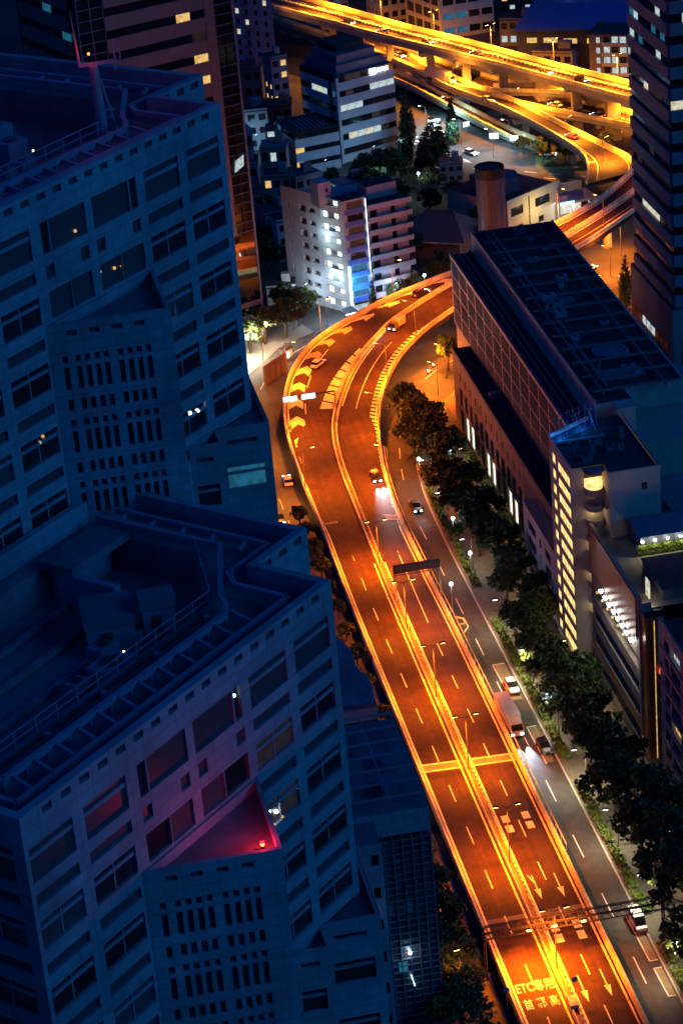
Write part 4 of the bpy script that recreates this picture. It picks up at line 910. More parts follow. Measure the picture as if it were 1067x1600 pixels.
pm.box(-.25, -.12, -PW/2, PW/2, -PH/2, PH/2)
for j in range(6): zc = -PH/2+PH*(j+.5)/6; pm.add([(-.13, -PW/2, zc+.22), (-.13, PW/2, zc+.22), (.26, PW/2, zc-.12), (.26, -PW/2, zc-.12), (-.13, -PW/2, zc+.15), (-.13, PW/2, zc+.15), (.26, PW/2, zc-.19), (.26, -PW/2, zc-.19)], [(0, 1, 2, 3), (4, 7, 6, 5), (3, 2, 6, 7), (0, 4, 5, 1)])
pme = MB(); pme.v = [(-x, y, z) for x, y, z in pm.v]; pme.f = [f[::-1] for f in pm.f]; pme = pme.mesh(louver_slat, "louvre_panel")
NC = 14
for i in range(NC):
    for k in range(4):
        yc = 14.2-3.5-i*7.0; zc = 17.9+k*3.55
        link("louvre_panel", pme, lh_, loc=(4.25-.28, yc, zc))
for i in range(NC+1): B(lh_, "mullion", louver_frame, 3.82, 4.24, 14.2-i*7.0-.36, 14.2-i*7.0+.36, 16.4, 30.5)
for k in range(5): B(lh_, "transom", louver_frame, 3.86, 4.24, -85.9, 14.75, 15.95+k*3.55, 16.4+k*3.55)
B(lh_, "top_beam", louver_frame, 3.70, 4.24, -86, 14.8, 30.25, 31.0)
B(lh_, "gutter_roof", darkroof, 4.3, 8.3, -86, 14.8, 30.5, 30.6)
for x in (5.4, 6.6): B(lh_, "gutter_rail", louver_frame, x, x+.2, -85, 14, 30.6, 30.95)
up_ = MB().prism([(8.3, 14.8), (25.5, 14.8), (25.5, -72), (14.6, -72), (14.6, -80), (11.5, -80), (11.5, -77), (8.3, -77)][::-1], 0, 34.6); up_.build("upper_block", beige_m, lh_)
B(lh_, "end_wall", white_m, 8.2, 11.5, 14.81, 14.9, 30.6, 34.6)
MB().prism([(8.6, 14.4), (25.1, 14.4), (25.1, -71.6), (14.9, -71.6), (14.9, -76.6), (8.6, -76.6)][::-1], 34.6, 34.66).build("roof", darkroof, lh_)
for i in range(14): B(lh_, "roof_beam", grating, 9, 24.6, 12-i*6.6, 12.35-i*6.6, 35.4, 35.75)
for x in (10.6, 21.6): B(lh_, "roof_beam", grating, x, x+.35, -74, 13.5, 35.02, 35.38)
for i in range(0, 14, 2):
    for x in (10.6, 21.6): B(lh_, "beam_post", grating, x+.05, x+.3, 12.05-i*6.6, 12.3-i*6.6, 34.6, 35.05)
MB().bar((11, -34, 35.9), (14, -29, 35.9), .3, .3).bar((10.8, -70, 35.9), (13.6, -62, 35.9), .3, .3).build("diagonal_brace", grating, lh_)
rr = random.Random(5)
for k_ in range(16):
    x = rr.uniform(11.5, 21); y = 10-k_*5.2+rr.uniform(-1, 1); w = rr.uniform(.5, 1.3); hq = rr.uniform(.4, 1.2)
    u_ = B(lh_, "roof_vent_unit", rail_m, x-w, x+w, y-w*.7, y+w*.7, 34.66, 34.66+hq); MB().cyl((x, y, 34.66+hq), (x, y, 34.8+hq), w*.45, w*.45, 10).build("cowl", dark_steel, u_)
MB().bar((12.4, 13, 34.8), (12.4, -70, 34.8), .5, .2).build("walkway", steel, lh_)
MB().cyl((17, -56, 34.66), (17, -56, 35.3), 3.2, 3.2, 24).build("tank_lid", metalroof, lh_); B(lh_, "skylight", metalroof, 12, 18, -30, -27.5, 34.66, 35.0); B(lh_, "skylight", metalroof, 12, 20, -68, -64, 34.66, 35.0); B(lh_, "roof_parapet", beige_m, 8.3, 8.6, -77, 14.8, 34.61, 35.1); B(lh_, "roof_parapet", beige_m, 25.2, 25.5, -72, 14.8, 34.61, 35.1)
B(lh_, "rear_block", lav_m, 14.7, 40, -110, -86.2, 0, 24); 
for k in range(5): B(lh_, "rear_louvre", louver_slat, 15, 39, -110.2, -110.01, 8+k*3, 9.6+k*3)

# ================================================================== LIT-CORRIDOR APARTMENTS
st = thing("corridor_apartments", "slim tan apartment block with rows of golden corridor windows and blue-lit roof", "apartment building", (25, 337, 0))
mb = MB(); nf = 13; hs = []
for k in range(nf):
    zt = 34.2-2.78*k
    if zt < 2: break
    hs += [(1.7, 3.6, zt-1.6, zt), (5.2, 12.5, zt-1.75, zt-.1)]
wall(mb, (0, 13), (0, -1), 13, 0, 36, hs, .2)
fh = [(9.2, 10.3, 32.6, 33.9)]
wall(mb, (5.2, -4.2), (1, 0), 8.3, 0, 36, [(5.2, 6.2, 32.6, 33.9)], .3)
mb.add([(0, 0, 0), (2.2, 0, 0), (2.2, 0, 36), (0, 0, 36)], [(0, 1, 2, 3)]); mb.add([(5.2, 0, 0), (5.2, -4.2, 0), (5.2, -4.2, 36), (5.2, 0, 36)], [(0, 1, 2, 3)]); mb.add([(13.5, -4.2, 0), (13.5, 18, 0), (13.5, 18, 36), (13.5, -4.2, 36)], [(0, 1, 2, 3)]); mb.add([(8, 18, 0), (0, 13, 0), (0, 13, 36), (8, 18, 36)], [(0, 1, 2, 3)])
mb.build("wall", beige_m, st)
for q in hs: pane(st, "corridor_window", W_gold, (0, 13), (0, -1), *q, .16, frame='V' if q[1]-q[0] > 3 else None, fm=beige_m)
pane(st, "window", glass_dark, (5.2, -4.2), (1, 0), 5.2, 6.2, 32.6, 33.9, .3)
MB().prism([(.3, .3), (5.5, .3), (5.5, -3.9), (13.2, -3.9), (13.2, 17.6), (8, 17.6), (.3, 12.8)], 35.9, 35.95).build("roof", darkroof, st)
for a, b in (((0, 0), (0, 13)), ((0, 13), (8, 18)), ((13.5, -4.2), (13.5, 18)), ((5.2, -4.2), (13.5, -4.2))): MB().bar((*a, 36.2), (*b, 36.2), .25, .6).build("parapet", beige_m, st)
for k in range(12):
    zt = 33.4-2.78*k; b = MB(); n = 8
    outer = [(2.2+3.0*(.5-.5*cos(pi*i/n)), -1.9*sin(pi*i/n)) for i in range(n+1)]
    b.prism(outer, zt-2.0, zt-1.85)
    for p, q in zip(outer, outer[1:]): b.add([(*p, zt-1.9), (*q, zt-1.9), (*q, zt-.85), (*p, zt-.85)], [(0, 1, 2, 3)])
    b.build("stair_balcony", beige_m, st); B(st, "stair_wall", W_gold if k < 1 else beige_m, 2.21, 5.19, .02, .1, zt-1.85, zt+.6)  # topmost stair wall glows gold itself in place of lamplight on it
    if k < 11: MB().sphere((3.6, -.5, zt+.25), .1).build("stair_lamp", L_spot, st); 
for k in (0, 2, 4, 6, 8): point(st, (3.4, -.9, 33.4-2.78*k+.1), 26, (1, .68, .3), .15)
b = MB(); n = 8; b.prism([(2.0+3.4*(.5-.5*cos(pi*i/n)), -2.2*sin(pi*i/n)) for i in range(n+1)], 35.4, 35.9); b.build("stair_roof", metalroof, st)
bf = thing("roof_sign_frame", "steel lattice sign frame lit blue on the corridor apartments' roof", "sign frame", (26.2, 347.6, 36))
fb = MB()
for i in range(8): fb.bar((-.6+i*1.15, i*.62, 0), (-.6+i*1.15, i*.62, 4.6), .09, .09)
for k in range(6): fb.bar((-.6, 0, .15+k*.88), (7.45, 4.34, .15+k*.88), .08, .08)
fb.build("lattice", blue_clad, bf)
for i in range(3): MB().bar((.5+i*2.6, .6+i*1.4, 3.8), (1.3+i*2.6, -1.6+i*1.4, .1), .08, .08).build("stay", steel, bf)
point(bf, (.6, 1.6, 1.0), 110, (.02, .25, 1), .3); point(bf, (4.4, 3.6, 1.0), 110, (.02, .25, 1), .3); B(bf, 'base_kerb', white_m, -1.0, 7.6, -.5, -.2, 0, .35)
for i, (x, y, w, h_) in enumerate(((27.5, 343, 1.2, 1.6), (30, 341.5, .8, 1.9), (33, 342, 1.4, 1.0), (34.6, 341.5, 1.1, 1.2), (31.4, 345, 1.8, .9), (28.4, 339.4, 1.6, .8), (36.0, 345.5, .7, 2.2))):
    u = thing("rooftop_unit", ["pale cabinet beside the blue sign frame", "slim white post unit on the corridor apartments' roof", "round-cornered grey unit in the middle of the apartment roof", "small grey fan unit near the roof's right parapet", "low wide duct box on the apartment roof", "low tank lid above the curved stair", "tall white vent post by the right parapet"][i], "roof unit", (x, y, 35.95)); B(u, "casing", metalroof, -w/2, w/2, -w*.4, w*.4, 0, h_); MB().cyl((0, 0, h_), (0, 0, h_+.15), w*.3, w*.3, 10).build("fan", dark_steel, u)
# tan low-rise at its left
tl = thing("tan_lowrise", "tan low-rise with brown side windows between louvred hall and corridor apartments", "building", (25.4, 351, 0))
mb = MB(); hs = [(a, a+w, 1.2+k*3.0, 2.9+k*3.0) for k in range(4) for a, w in ((3, 5.5), (11, 1.2), (15, 3.5))]; wall(mb, (0, 22), (0, -1), 22, 0, 14, hs, .3); mb.add([(0, 0, 0), (2.3, 0, 0), (2.3, 0, 14), (0, 0, 14)], [(0, 1, 2, 3)]); mb.prism([(0, 0), (2.3, 0), (2.3, 22), (0, 22)], 13.99, 14); mb.build("wall", beige_m, tl)
for i, q in enumerate(hs): pane(tl, "window", W_teal if i in (7, 1) else glass_dark, (0, 22), (0, -1), *q, .3)
nb = MB()
for i in range(15):
    nb.bar((-.1, .3+i*1.4, 14), (-.1, .3+i*1.4, 20), .08, .08)
for k in range(9): nb.bar((-.1, .3, 14.2+k*.72), (-.1, 20, 14.2+k*.72), .06, .06)
nb.build("screen_lattice", grating, tl)

# ================================================================== TERRACE BUILDING WITH COPPER COLUMN
tb = thing("terrace_building", "brown building with long outdoor lamp row, planted roof terrace and lit balcony", "building", (27.4, 308.5, 0))
mb = MB(); hs = [(1.0, 26, 1.5+k*4.2, 3.6+k*4.2) for k in range(4)]; wall(mb, (0, 27), (0, -1), 27, 0, 26, hs, 1.0); mb.add([(0, 0, 0), (2.0, 0, 0), (2.0, 0, 26), (0, 0, 26)], [(0, 1, 2, 3)]); mb.prism([(0, 0), (14, 0), (14, 24), (6, 27), (0, 27)], 25.0, 25.05); mb.build("wall", tan_m, tb)
for q in hs: 
    for i in range(8): pane(tb, "window", glass_dark if (i+int(q[2])) % 5 else W_dim, (0, 27), (0, -1), q[0]+i*3.1, q[0]+i*3.1+3.0, q[2], q[3], 1.0)
B(tb, "copper_band", copper, -.25, -.01, 1, 27, 19.4, 26.6); B(tb, "roof_parapet", tan_m, -.1, .5, 0, 27, 26, 26.8)
B(tb, "lamp_rail", steel, -.75, -.55, 1.5, 19.5, 19.0, 19.15)
for i in range(8):
    y = 2.2+i*2.35; l_ = B(tb, "row_lamp", L_white, -.95, -.4, y-.42, y+.42, 18.7, 18.98)
for i in range(4): spot(tb, (-.9, 4+i*4.6, 18.6), 260, (1, .86, .68), 160, .6, (-.2, 0, -1), .3)
for i in range(6): MB().sphere((-.3, 8+i*2.9, 16.6), .26).build("amber_lamp", W_warm, tb)
B(tb, "copper_column", copper, .3, 2.2, -2.2, -.02, 0, 24.5); 
for x in (.55, 1.5): MB().bar((x, -2.26, 0), (x, -2.26, 24.4), .12, .1).build("light_groove", W_dim, tb)
B(tb, "groove_lamp", W_warm, 1.62, 1.72, -2.32, -2.24, 0, 24)
B(tb, "balcony_floor", tan_m, .2, 3.4, -2.3, 2, 24.5, 24.7); B(tb, "balcony_screen", glass_dark, .2, 3.4, -2.4, -2.3, 24.7, 25.8); B(tb, "glowing_balcony_wall", W_pale, 2.4, 2.6, 2.6, 4.4, 25.1, 28.0)  # balcony wall glows itself, standing in for lamplight
B(tb, "penthouse", navy, 4.2, 14, 1.5, 12, 25.05, 26.9); B(tb, "penthouse_roof", darkroof, 4, 14.2, 1.3, 12.2, 26.9, 27.1)
B(tb, "pavilion", navy, 5.5, 16, 17, 24, 25.05, 28.0); MB().add([(5, 17, 28), (16.5, 17, 28), (16.5, 24.5, 28), (5, 24.5, 28), (5, 20.5, 29.8), (16.5, 20.5, 29.8)], [(0, 1, 5, 4), (2, 3, 4, 5), (0, 4, 3), (1, 2, 5)]).build("pavilion_roof", metalroof, tb)
point(tb, (1.6, .4, 26.0), 60, (1, .7, .3), .2)
for i in range(5):
    x = 5.6+i*2.05; MB().sphere((x, 16.4, 27.6), .22).build("terrace_lamp", L_white, tb); point(tb, (x, 15.9, 27.2), 45, (1, .82, .35), .1)
B(tb, "terrace_floor", tan_m, 4.4, 15, 12.3, 16.5, 25.06, 25.12)
B(tb, "glowing_terrace_bench", W_gold, 4.6, 13.6, 13.0, 13.3, 25.13, 25.5)  # bench given its own gold glow in place of lamplight
MB().cyl((2.3, -2.5, 15.5), (3.0, -3.0, 15.5), .55, .55, 12).build("orange_sign", mat("orange_sign_face", (.4, .08, .02), .5, .1, 1, em=(1, .12, .02), es=.5), tb)
# lavender block at the right edge
vb = thing("lavender_block", "lavender-grey apartment block with stacked window bays at the tree end of the street", "apartment building", (28.6, 288, 0))
mb = MB(); hs = [(2.2, 4.6, 1.2+k*3.1, 3.0+k*3.1) for k in range(8)]+[(5.4, 9.8, 1.2+k*3.1, 3.0+k*3.1) for k in range(8)]; wall(mb, (0, 14), (0, -1), 14, 0, 26.2, hs, .6); mb.add([(0, 0, 0), (12, 0, 0), (12, 0, 26.2), (0, 0, 26.2)], [(0, 1, 2, 3)]); mb.add([(12, 14, 0), (0, 14, 0), (0, 14, 26.2), (12, 14, 26.2)], [(0, 1, 2, 3)]); mb.build("wall", lav_m, vb)
for i, q in enumerate(hs): pane(vb, "window", {11: W_warm, 15: W_cool, 6: W_dim}.get(i, glass_dark), (0, 14), (0, -1), *q, .6, frame='V' if i > 7 else None, fm=lav_m)
B(vb, "roof", darkroof, 0, 12, 0, 14, 26.2, 26.3); B(vb, "parapet", lav_m, -.1, .2, 0, 14, 26.31, 27.0)
for k in range(8): B(vb, "storey_band", lav_m, -.18, -.02, .1, 13.9, .45+k*3.1, .95+k*3.1)

point(ch2, (9, -5, 5.5), 900, (1, .72, .28), .3)

for k_, (x, y, w_, d_, h_) in enumerate(((20, 588, 8, 7, 7), (30, 580, 9, 7, 6), (12, 590, 7, 7, 8), (30, 562, 8, 8, 7), (20, 570, 9, 8, 6), (58, 590, 6, 6, 5), (4, 600, 8, 8, 9), (14, 608, 7, 7, 10), (6, 618, 8, 8, 12))):
    house(ORD[k_]+" low dark house of the gardens between stepped office and beige apartments", x, y, random.uniform(-20, 20), w_, d_, h_, random.choice([lav_m, navy, brown_m]), 2, 3, .12, (W_cool, W_warm), "garden_house", roofm=random.choice([tileroof, darkroof, metalroof]), group="houses of the gardens")
# ================================================================== TREES
def rv(r): return Vector((r.gauss(0, 1), r.gauss(0, 1), r.gauss(0, 1))).normalized()
def leafy(seed, lobes, per, leaf, clump, m, name):
    r = random.Random(seed); b = MB()
    for (cx, cy, cz, rr, fl) in lobes:
        for _ in range(int(per*rr*rr)):
            d = rv(r); k = rr*(.62+.42*r.random()**.6); c = Vector((cx+d.x*k, cy+d.y*k, cz+d.z*k*fl))
            for _ in range(clump):
                p = c+rv(r)*r.random()*.55; n = rv(r); u = n.orthogonal().normalized(); w = n.cross(u); s = leaf*(.6+.8*r.random())
                b.add([p-u*s-w*s*.55, p+u*s-w*s*.55, p+u*s+w*s*.55, p-u*s+w*s*.55], [(0, 1, 2, 3)])
    return b.mesh(m, name)
def trunk_mesh(seed, h, r0, lobes):
    r = random.Random(seed); b = MB(); b.cyl((0, 0, 0), (.1, .05, h*.5), r0, r0*.72, 8); b.cyl((.1, .05, h*.5), (.05, -.05, h*.9), r0*.72, r0*.3, 7)
    for (cx, cy, cz, rr, fl) in lobes[:10]: b.cyl((.05, 0, h*(.35+.2*r.random())), (cx*.8, cy*.8, cz-rr*.2), r0*.42, r0*.12, 6)
    return b.mesh(bark, "trunk")
BT = []
for sd in range(5):
    r = random.Random(40+sd); lobes = [(.3*r.random(), 0, 5.8+r.random(), 1.35, .8)]
    for k in range(14): a = 2*pi*k/14+r.random()*.9; q = .9+2.1*r.random(); lobes.append((q*cos(a), q*sin(a), 4.0+3.6*r.random()*(1.15-q/3.4), .6+.6*r.random(), .7))
    BT.append((leafy(sd, lobes, 27, .19, 7, leaf_b if sd % 2 else leaf_m, "crown"), trunk_mesh(sd, 6.5, .26, lobes)))
CT = []
for sd in range(3):
    lobes = [(0, 0, 1.4+k*.95, 1.55*(1-k/9.2)+.18, .8) for k in range(9)]
    CT.append((leafy(90+sd, lobes, 34, .17, 6, conifer_m, "crown"), trunk_mesh(sd, 9, .2, [])))
def tree(kind, x, y, s, label, group, z=0, sz=None, i=0):
    T = (BT if kind == 'b' else CT); cr, tk = T[i % len(T)]
    t = thing("street_tree" if kind == 'b' else "conifer", label, "tree", (x, y, z), random.random()*6.28, group); s = s*1.08 if x > 15 and y < 460 else s; t.scale = (s*random.uniform(.94, 1.08), s*random.uniform(.94, 1.08), sz or s)
    link("trunk", tk, t); link("crown", cr, t); return t
i = 0
def row(pts, label, group, kind='b'):
    global i
    for n_, p in enumerate(pts):
        tree(kind, p[0], p[1], p[2], label.replace("@", ORD[n_]) if "@" in label else label, group, sz=p[3] if len(p) > 3 else None, i=i); i += 1
row([(17.6, 440, 1.25), (19.5, 434, 1.3), (17.0, 428, 1.2), (19.6, 424, 1.3), (17.4, 417, 1.2), (20.0, 412, 1.35), (17.8, 405, 1.2), (20.4, 399, 1.35), (18.0, 393, 1.2), (20.6, 387, 1.35), (18.6, 381, 1.2), (21.0, 376, 1.25)], "@ dark street tree from the bend in the row below the louvred hall", "street trees below the louvred hall")
row([(18.4, 345, 1.25), (17.8, 337, 1.1)], "@ round street tree from the louvred hall before the corridor apartments", "street trees before the corridor apartments")
row([(18.6, 329, 1.35), (20.6, 323, 1.3), (18.4, 318, 1.3), (20.6, 311, 1.35), (18.6, 306, 1.25), (20.6, 300, 1.35), (18.8, 293, 1.3), (21.2, 288, 1.4), (19.0, 281, 1.3), (21.2, 275, 1.4), (18.9, 269, 1.35), (20.8, 262, 1.45), (18.6, 254, 1.3), (20.6, 248, 1.3), (18.4, 241, 1.2), (24.5, 283, 1.3), (24.6, 269, 1.4), (24, 256, 1.3)], "@ street tree past the corridor apartments in the row towards the lavender block", "street trees by the lavender block")
row([(-11.8, 287, .7), (-12.2, 277, 1.05), (-13.3, 269, 1.2), (-14.3, 261, 1.2), (-13.4, 254, 1.0), (-15.0, 248, 1.25), (-13.6, 241, 1.0), (-15.4, 235, 1.25), (-13.6, 229, 1.0)], "@ tree from the flat-roofed block between grid office and expressway", "trees between grid office and expressway")
row([(2.5, 499, 1.3), (6.5, 505, 1.2), (-2.5, 497, 1.15), (4.5, 510, 1.2), (-6.5, 493, 1.0), (9.0, 512, .9)], "@ bushy green tree on the corner plaza before the banded tower", "trees on the corner plaza")
row([(32.5, 467.5, .95, 1.1)], "thin tree beside the street under the expressway bend", None)
row([(34.5, 510.5, .9), (37.5, 513, .9), (30.5, 510, .8), (41, 517, .9), (44, 524, .9)], "@ small tree from the beige apartments beside the bend's far end", "trees by the beige apartments")
row([(23.5, 503.6, .75, .95), (30.0, 506.6, .7, .8)], "@ young conifer from the cyan sign at the beige apartments", "young conifers by the beige apartments", 'c')
row([(55.5, 621, 1.15, 1.7), (58.0, 629, 1.1, 1.6), (53.5, 612, 1.2, 1.5), (68.5, 622, 1.05, 1.55)], "@ tall narrow conifer beside the stepped office", "tall conifers beside the stepped office", 'c')
row([(59.5, 606, 2.0, 1.4), (56.5, 602, 1.7, 1.1), (62.0, 608, 1.6, 1.2)], "@ broad conifer at the street corner before the stepped office", "broad conifers at the street corner", 'c')
row([(80, 496, .9, 1.0), (77, 487, .9, .9), (78.5, 479, 1.0, 1.1)], "@ slim conifer from the elevated road in the amber-lit gap", "conifers in the amber-lit gap", 'c')
row([(48, 590, 1.1), (54, 583, 1.0), (44, 600, 1.1), (58, 572, .9), (62, 566, .9), (50, 566, 1.0), (40, 560, 1.0), (43, 549, .9)], "@ low dark park tree around the lawn behind the tiled hall", "park trees behind the tiled hall")
row([(5, 545, 1.1), (8, 555, 1.0), (3, 556, 1.1), (1.5, 566, 1.0), (10, 541, .9)], "@ dark garden tree between banded tower and beige apartments", "garden trees behind the plaza")
row([(88, 600, .8), (93.5, 603, .8), (97, 596, .8), (84, 605, .7)], "@ small tree on the island below the curved ramp", "trees below the curved ramp")
row([(-9.9, 318, .42), (-9.7, 329, .5), (-9.9, 340, .48), (-9.8, 349, .55), (-9.9, 358, .5), (-9.8, 366, .55), (-9.9, 374, .5), (-10, 382, .6), (-9.9, 390, .55), (-10.1, 397, .6), (-10.3, 404, .6), (-9.7, 307, .42), (-9.8, 298, .45)], "@ shrubby tree from the grid office along the expressway's left wall", "shrubs along the expressway's left wall")
row([(22, 369, 1.0), (19.2, 362, .9), (23, 357, 1.0), (22.5, 350, 1.0)], "@ small pavement tree between the louvred hall's row and the corridor apartments", "pavement trees beside the tan low-rise")
row([(26, 575, 1.1), (36, 568, 1.2), (16, 578, 1.1), (10, 582, 1.0), (24, 558, 1.1), (34, 554, 1.0), (16, 556, 1.1), (38, 586, 1.2), (30, 592, 1.0), (22, 598, .9), (44, 574, 1.1), (40, 598, 1.1), (48, 604, 1.0), (33, 546, 1.1), (24, 542, 1.0), (12, 570, 1.0), (2, 588, 1.0), (8, 596, .9)], "@ dark garden tree between stepped office and beige apartments", "garden trees between the mid-rises")
row([(60, 556, .9), (58, 548, .9), (41, 536, .9), (60, 530, 1.0), (57, 538, .9)], "@ dark garden tree beside the tiled hall", "garden trees beside the tiled hall")
row([(87, 596, .8), (92, 592, .8), (99, 592, .8), (104, 596, .8), (96, 600, .7)], "@ low tree on the traffic island under the ramps", "trees on the traffic island")
# hedges along the right-hand kerb
HG = []
for sd in range(3):
    r = random.Random(sd+7); b = MB()
    for _ in range(520):
        p = Vector((r.uniform(-.7, .7), r.uniform(-2.4, 2.4), .1+.75*r.random()**.6)); n = rv(r); u = n.orthogonal().normalized(); w = n.cross(u); s = .08+.10*r.random(); b.add([p-u*s-w*s, p+u*s-w*s, p+u*s+w*s, p-u*s+w*s], [(0, 1, 2, 3)])
    HG.append(b.mesh(hedge_m, "hedge"))
k = 0
kw = 0
for y in list(range(246, 356, 6))+list(range(372, 428, 6)):
    if 303 < y < 309 or 262 < y < 266: continue
    x = 15.6 if y < 360 else 15.6+max(0, (y-405)*.09)
    link("clipped_hedge", HG[k % 3], None, None, ORD[k]+" clipped hedge length from the lattice gantry along the service kerb", "hedge", "hedges along the service street kerb", (x, y, .14)); k += 1
for y in range(372, 438, 7): 
    link("wall_hedge", HG[k % 3], None, None, ORD[kw]+" narrow hedge length from the corridor apartments at the louvred hall's foot", "hedge", "hedges at the louvred hall's foot", (26.6, y, .14)); k += 1; kw += 1

for i_ in range(3):
    for zz_ in (0, .85):
        o_ = link("terrace_planting", HG[i_], tb, loc=(6.6+i_*3.6, 16.55, 25.1+zz_), rz=pi/2); o_.scale = (.45, .8, 1)
# ================================================================== VEHICLES
CARS = {}
def car_parts(kind, paintm):
    if kind == 'van': L, Wd, H, hood, zb = 4.6, 1.72, 1.95, .75, 1.0
    else: L, Wd, H, hood, zb = 4.4, 1.74, 1.46, 1.15, .82
    out = []
    def loft(sec):
        b = MB(); n = len(sec[0])
        for s_ in sec: b.v += s_
        for i in range(len(sec)-1):
            for j in range(n): jj = (j+1) % n; b.f.append((i*n+j, i*n+jj, (i+1)*n+jj, (i+1)*n+j))
        b.f += [tuple(range(n-1, -1, -1)), tuple(range((len(sec)-1)*n, len(sec)*n))]; return b
    def ring(x, w, z0, z1, c=.12): return [(x, -w/2+c, z0), (x, w/2-c, z0), (x, w/2, z0+c), (x, w/2, z1-c), (x, w/2-c, z1), (x, -w/2+c, z1), (x, -w/2, z1-c), (x, -w/2, z0+c)]
    f = L/2
    body = loft([ring(-f, Wd*.86, .38, zb*.92), ring(-f+.15, Wd*.96, .28, zb), ring(-f+.7, Wd, .25, zb+.04), ring(f-hood-.4, Wd, .25, zb+.05), ring(f-.5, Wd*.97, .25, zb-.08), ring(f-.12, Wd*.9, .28, zb-.16), ring(f, Wd*.78, .36, zb-.26)])
    out.append(("body", body.mesh(paintm, "body"), None))
    x0, x1 = (-f+.12, f-hood+.2) if kind == 'van' else (-f+.45, f-hood-.1)
    gl = loft([ring(x0, Wd*.9, zb, zb+.06, .03), ring(x0+.25, Wd*.86, zb, H-.08, .1), ring(x1-.75, Wd*.86, zb, H-.06, .1), ring(x1, Wd*.9, zb, zb+.06, .03)])
    out.append(("windows", gl.mesh(glass_dark, "windows"), None))
    rf = loft([ring(x0+.28, Wd*.8, H-.12, H-.01, .04), ring((x0+x1)/2, Wd*.84, H-.1, H+.02, .05), ring(x1-.85, Wd*.8, H-.12, H-.02, .04)])
    out.append(("roof", rf.mesh(paintm, "roof"), None))
    wh = MB().cyl((0, -.11, 0), (0, .11, 0), .32, .32, 14).cyl((0, -.115, 0), (0, .115, 0), .17, .17, 10).mesh(rubber, "wheel")
    for x in (-f+.85, f-.85):
        for y in (-Wd/2+.08, Wd/2-.08): out.append(("wheel", wh, (x, y, .32)))
    for y in (-.58, .58):
        out.append(("headlight", MB().box(f-.12, f+.02, y-.2, y+.2, zb-.33, zb-.17).mesh(L_head, "headlight"), None)); out.append(("taillight", MB().box(-f-.02, -f+.1, y-.2, y+.2, zb-.2, zb-.04).mesh(L_tail, "taillight"), None))
    return out
carpaints = {}
def cp(c, rough=.3):
    k = tuple(c)
    if k not in carpaints: carpaints[k] = mat("car_paint", c, rough, .05, .5, metal=.1, spec=.6)
    return carpaints[k]
hl_off = mat("headlight_off", (.5, .52, .55), .2, .05, 2, spec=.8); tl_off = mat("taillight_off", (.16, .01, .01), .3, .05, 2, spec=.6)
def car(label, x, y, z, rz, col, kind='sedan', on=True, beam=0, group=None, name=None):
    key = (kind, tuple(col))
    if key not in CARS: CARS[key] = car_parts(kind, cp(col))
    t = thing(name or ("van" if kind == 'van' else "car"), label, "van" if kind == 'van' else "car", (x, y, z), rz, group)
    for nm, me, lc in CARS[key]:
        o = link(nm, me, t, loc=lc)
        if not on and nm in ("headlight", "taillight"):
            me2 = me.copy(); me2.materials.clear(); me2.materials.append(hl_off if nm == "headlight" else tl_off); o.data = me2
    if beam:
        for yy in (-.55, .55): spot(t, (2.35, yy, .75), beam, (.78, .86, 1.0), 30, 1.0, (1, 0, -.15), .1, "headlight_beam")
    return t
D = -pi/2
car("black saloon with bright headlights throwing a white beam on the expressway", 6.2, 413.5, 2.95, D+.02, (.012, .012, .014), beam=8000)
car("yellow-lit pale saloon driving round the chevron lane of the bend", 4.6, 466.5, 5.85, radians(52), (.55, .52, .45), on=False)
car("dark saloon at the far end of the bend's chevron lane", 32.6, 494.3, 7.5, radians(33), (.04, .02, .018))
car("white car parked in the marked bay of the service street", 12.85, 333.5, .01, D+.04, (.7, .7, .7), on=False)
car("black car parked behind the white lorry beside the hedge", 13.15, 314, .01, D+.03, (.015, .016, .02), on=False)
car("silver van parked under the lattice gantry", 13.75, 266, .01, D+.03, (.6, .62, .66), 'van', on=False)
car("dark car driving down the service street near the louvred hall", 11.9, 404, .01, D, (.02, .022, .025), beam=250)
def lorry(label, x, y, z, rz, boxcol, cab, L=7.5, beam=0, name="lorry"):
    t = thing(name, label, "truck", (x, y, z), rz); bm = cp(boxcol, .5); cm = cp(cab)
    B(t, "cargo_box", bm, -L, -.1, -1.15, 1.15, .95, 3.35); B(t, "chassis", dark_steel, -L+.2, 1.6, -.9, .9, .5, .94)
    cb = MB().add([(0, -1.08, .55), (1.9, -1.08, .55), (1.9, -1.08, 1.5), (1.55, -1.02, 2.6), (0, -1.05, 2.65), (0, 1.08, .55), (1.9, 1.08, .55), (1.9, 1.08, 1.5), (1.55, 1.02, 2.6), (0, 1.05, 2.65)], [(0, 1, 2, 3, 4), (9, 8, 7, 6, 5), (1, 6, 7, 2), (2, 7, 8, 3), (3, 8, 9, 4), (0, 4, 9, 5), (0, 5, 6, 1)]); cb.build("cab", cm, t)
    MB().add([(1.915, -.95, 1.52), (1.915, .95, 1.52), (1.585, .9, 2.5), (1.585, -.9, 2.5)], [(0, 1, 2, 3)]).build("windscreen", glass_dark, t)
    for xx in (1.0, -L+1.2, -L+2.3):
        for yy in (-.95, .95): MB().cyl((xx, yy-.13, .48), (xx, yy+.13, .48), .48, .48, 14).build("wheel", rubber, t)
    for yy in (-.75, .75):
        B(t, "headlight", L_head, 1.88, 1.96, yy-.2, yy+.2, .75, 1.0); B(t, "taillight", L_tail, -L-.04, -L+.02, yy-.2, yy+.2, 1.0, 1.2)
        if beam: spot(t, (2.1, yy, .95), beam, (.75, .84, 1.0), 24, 1.0, (1, 0, -.17), .1, "headlight_beam")
    return t
lorry("white box lorry with glaring headlights on the service street", 9.9, 320.0, .01, D+.03, (.62, .60, .56), (.5, .5, .52), 7.6, 14000)
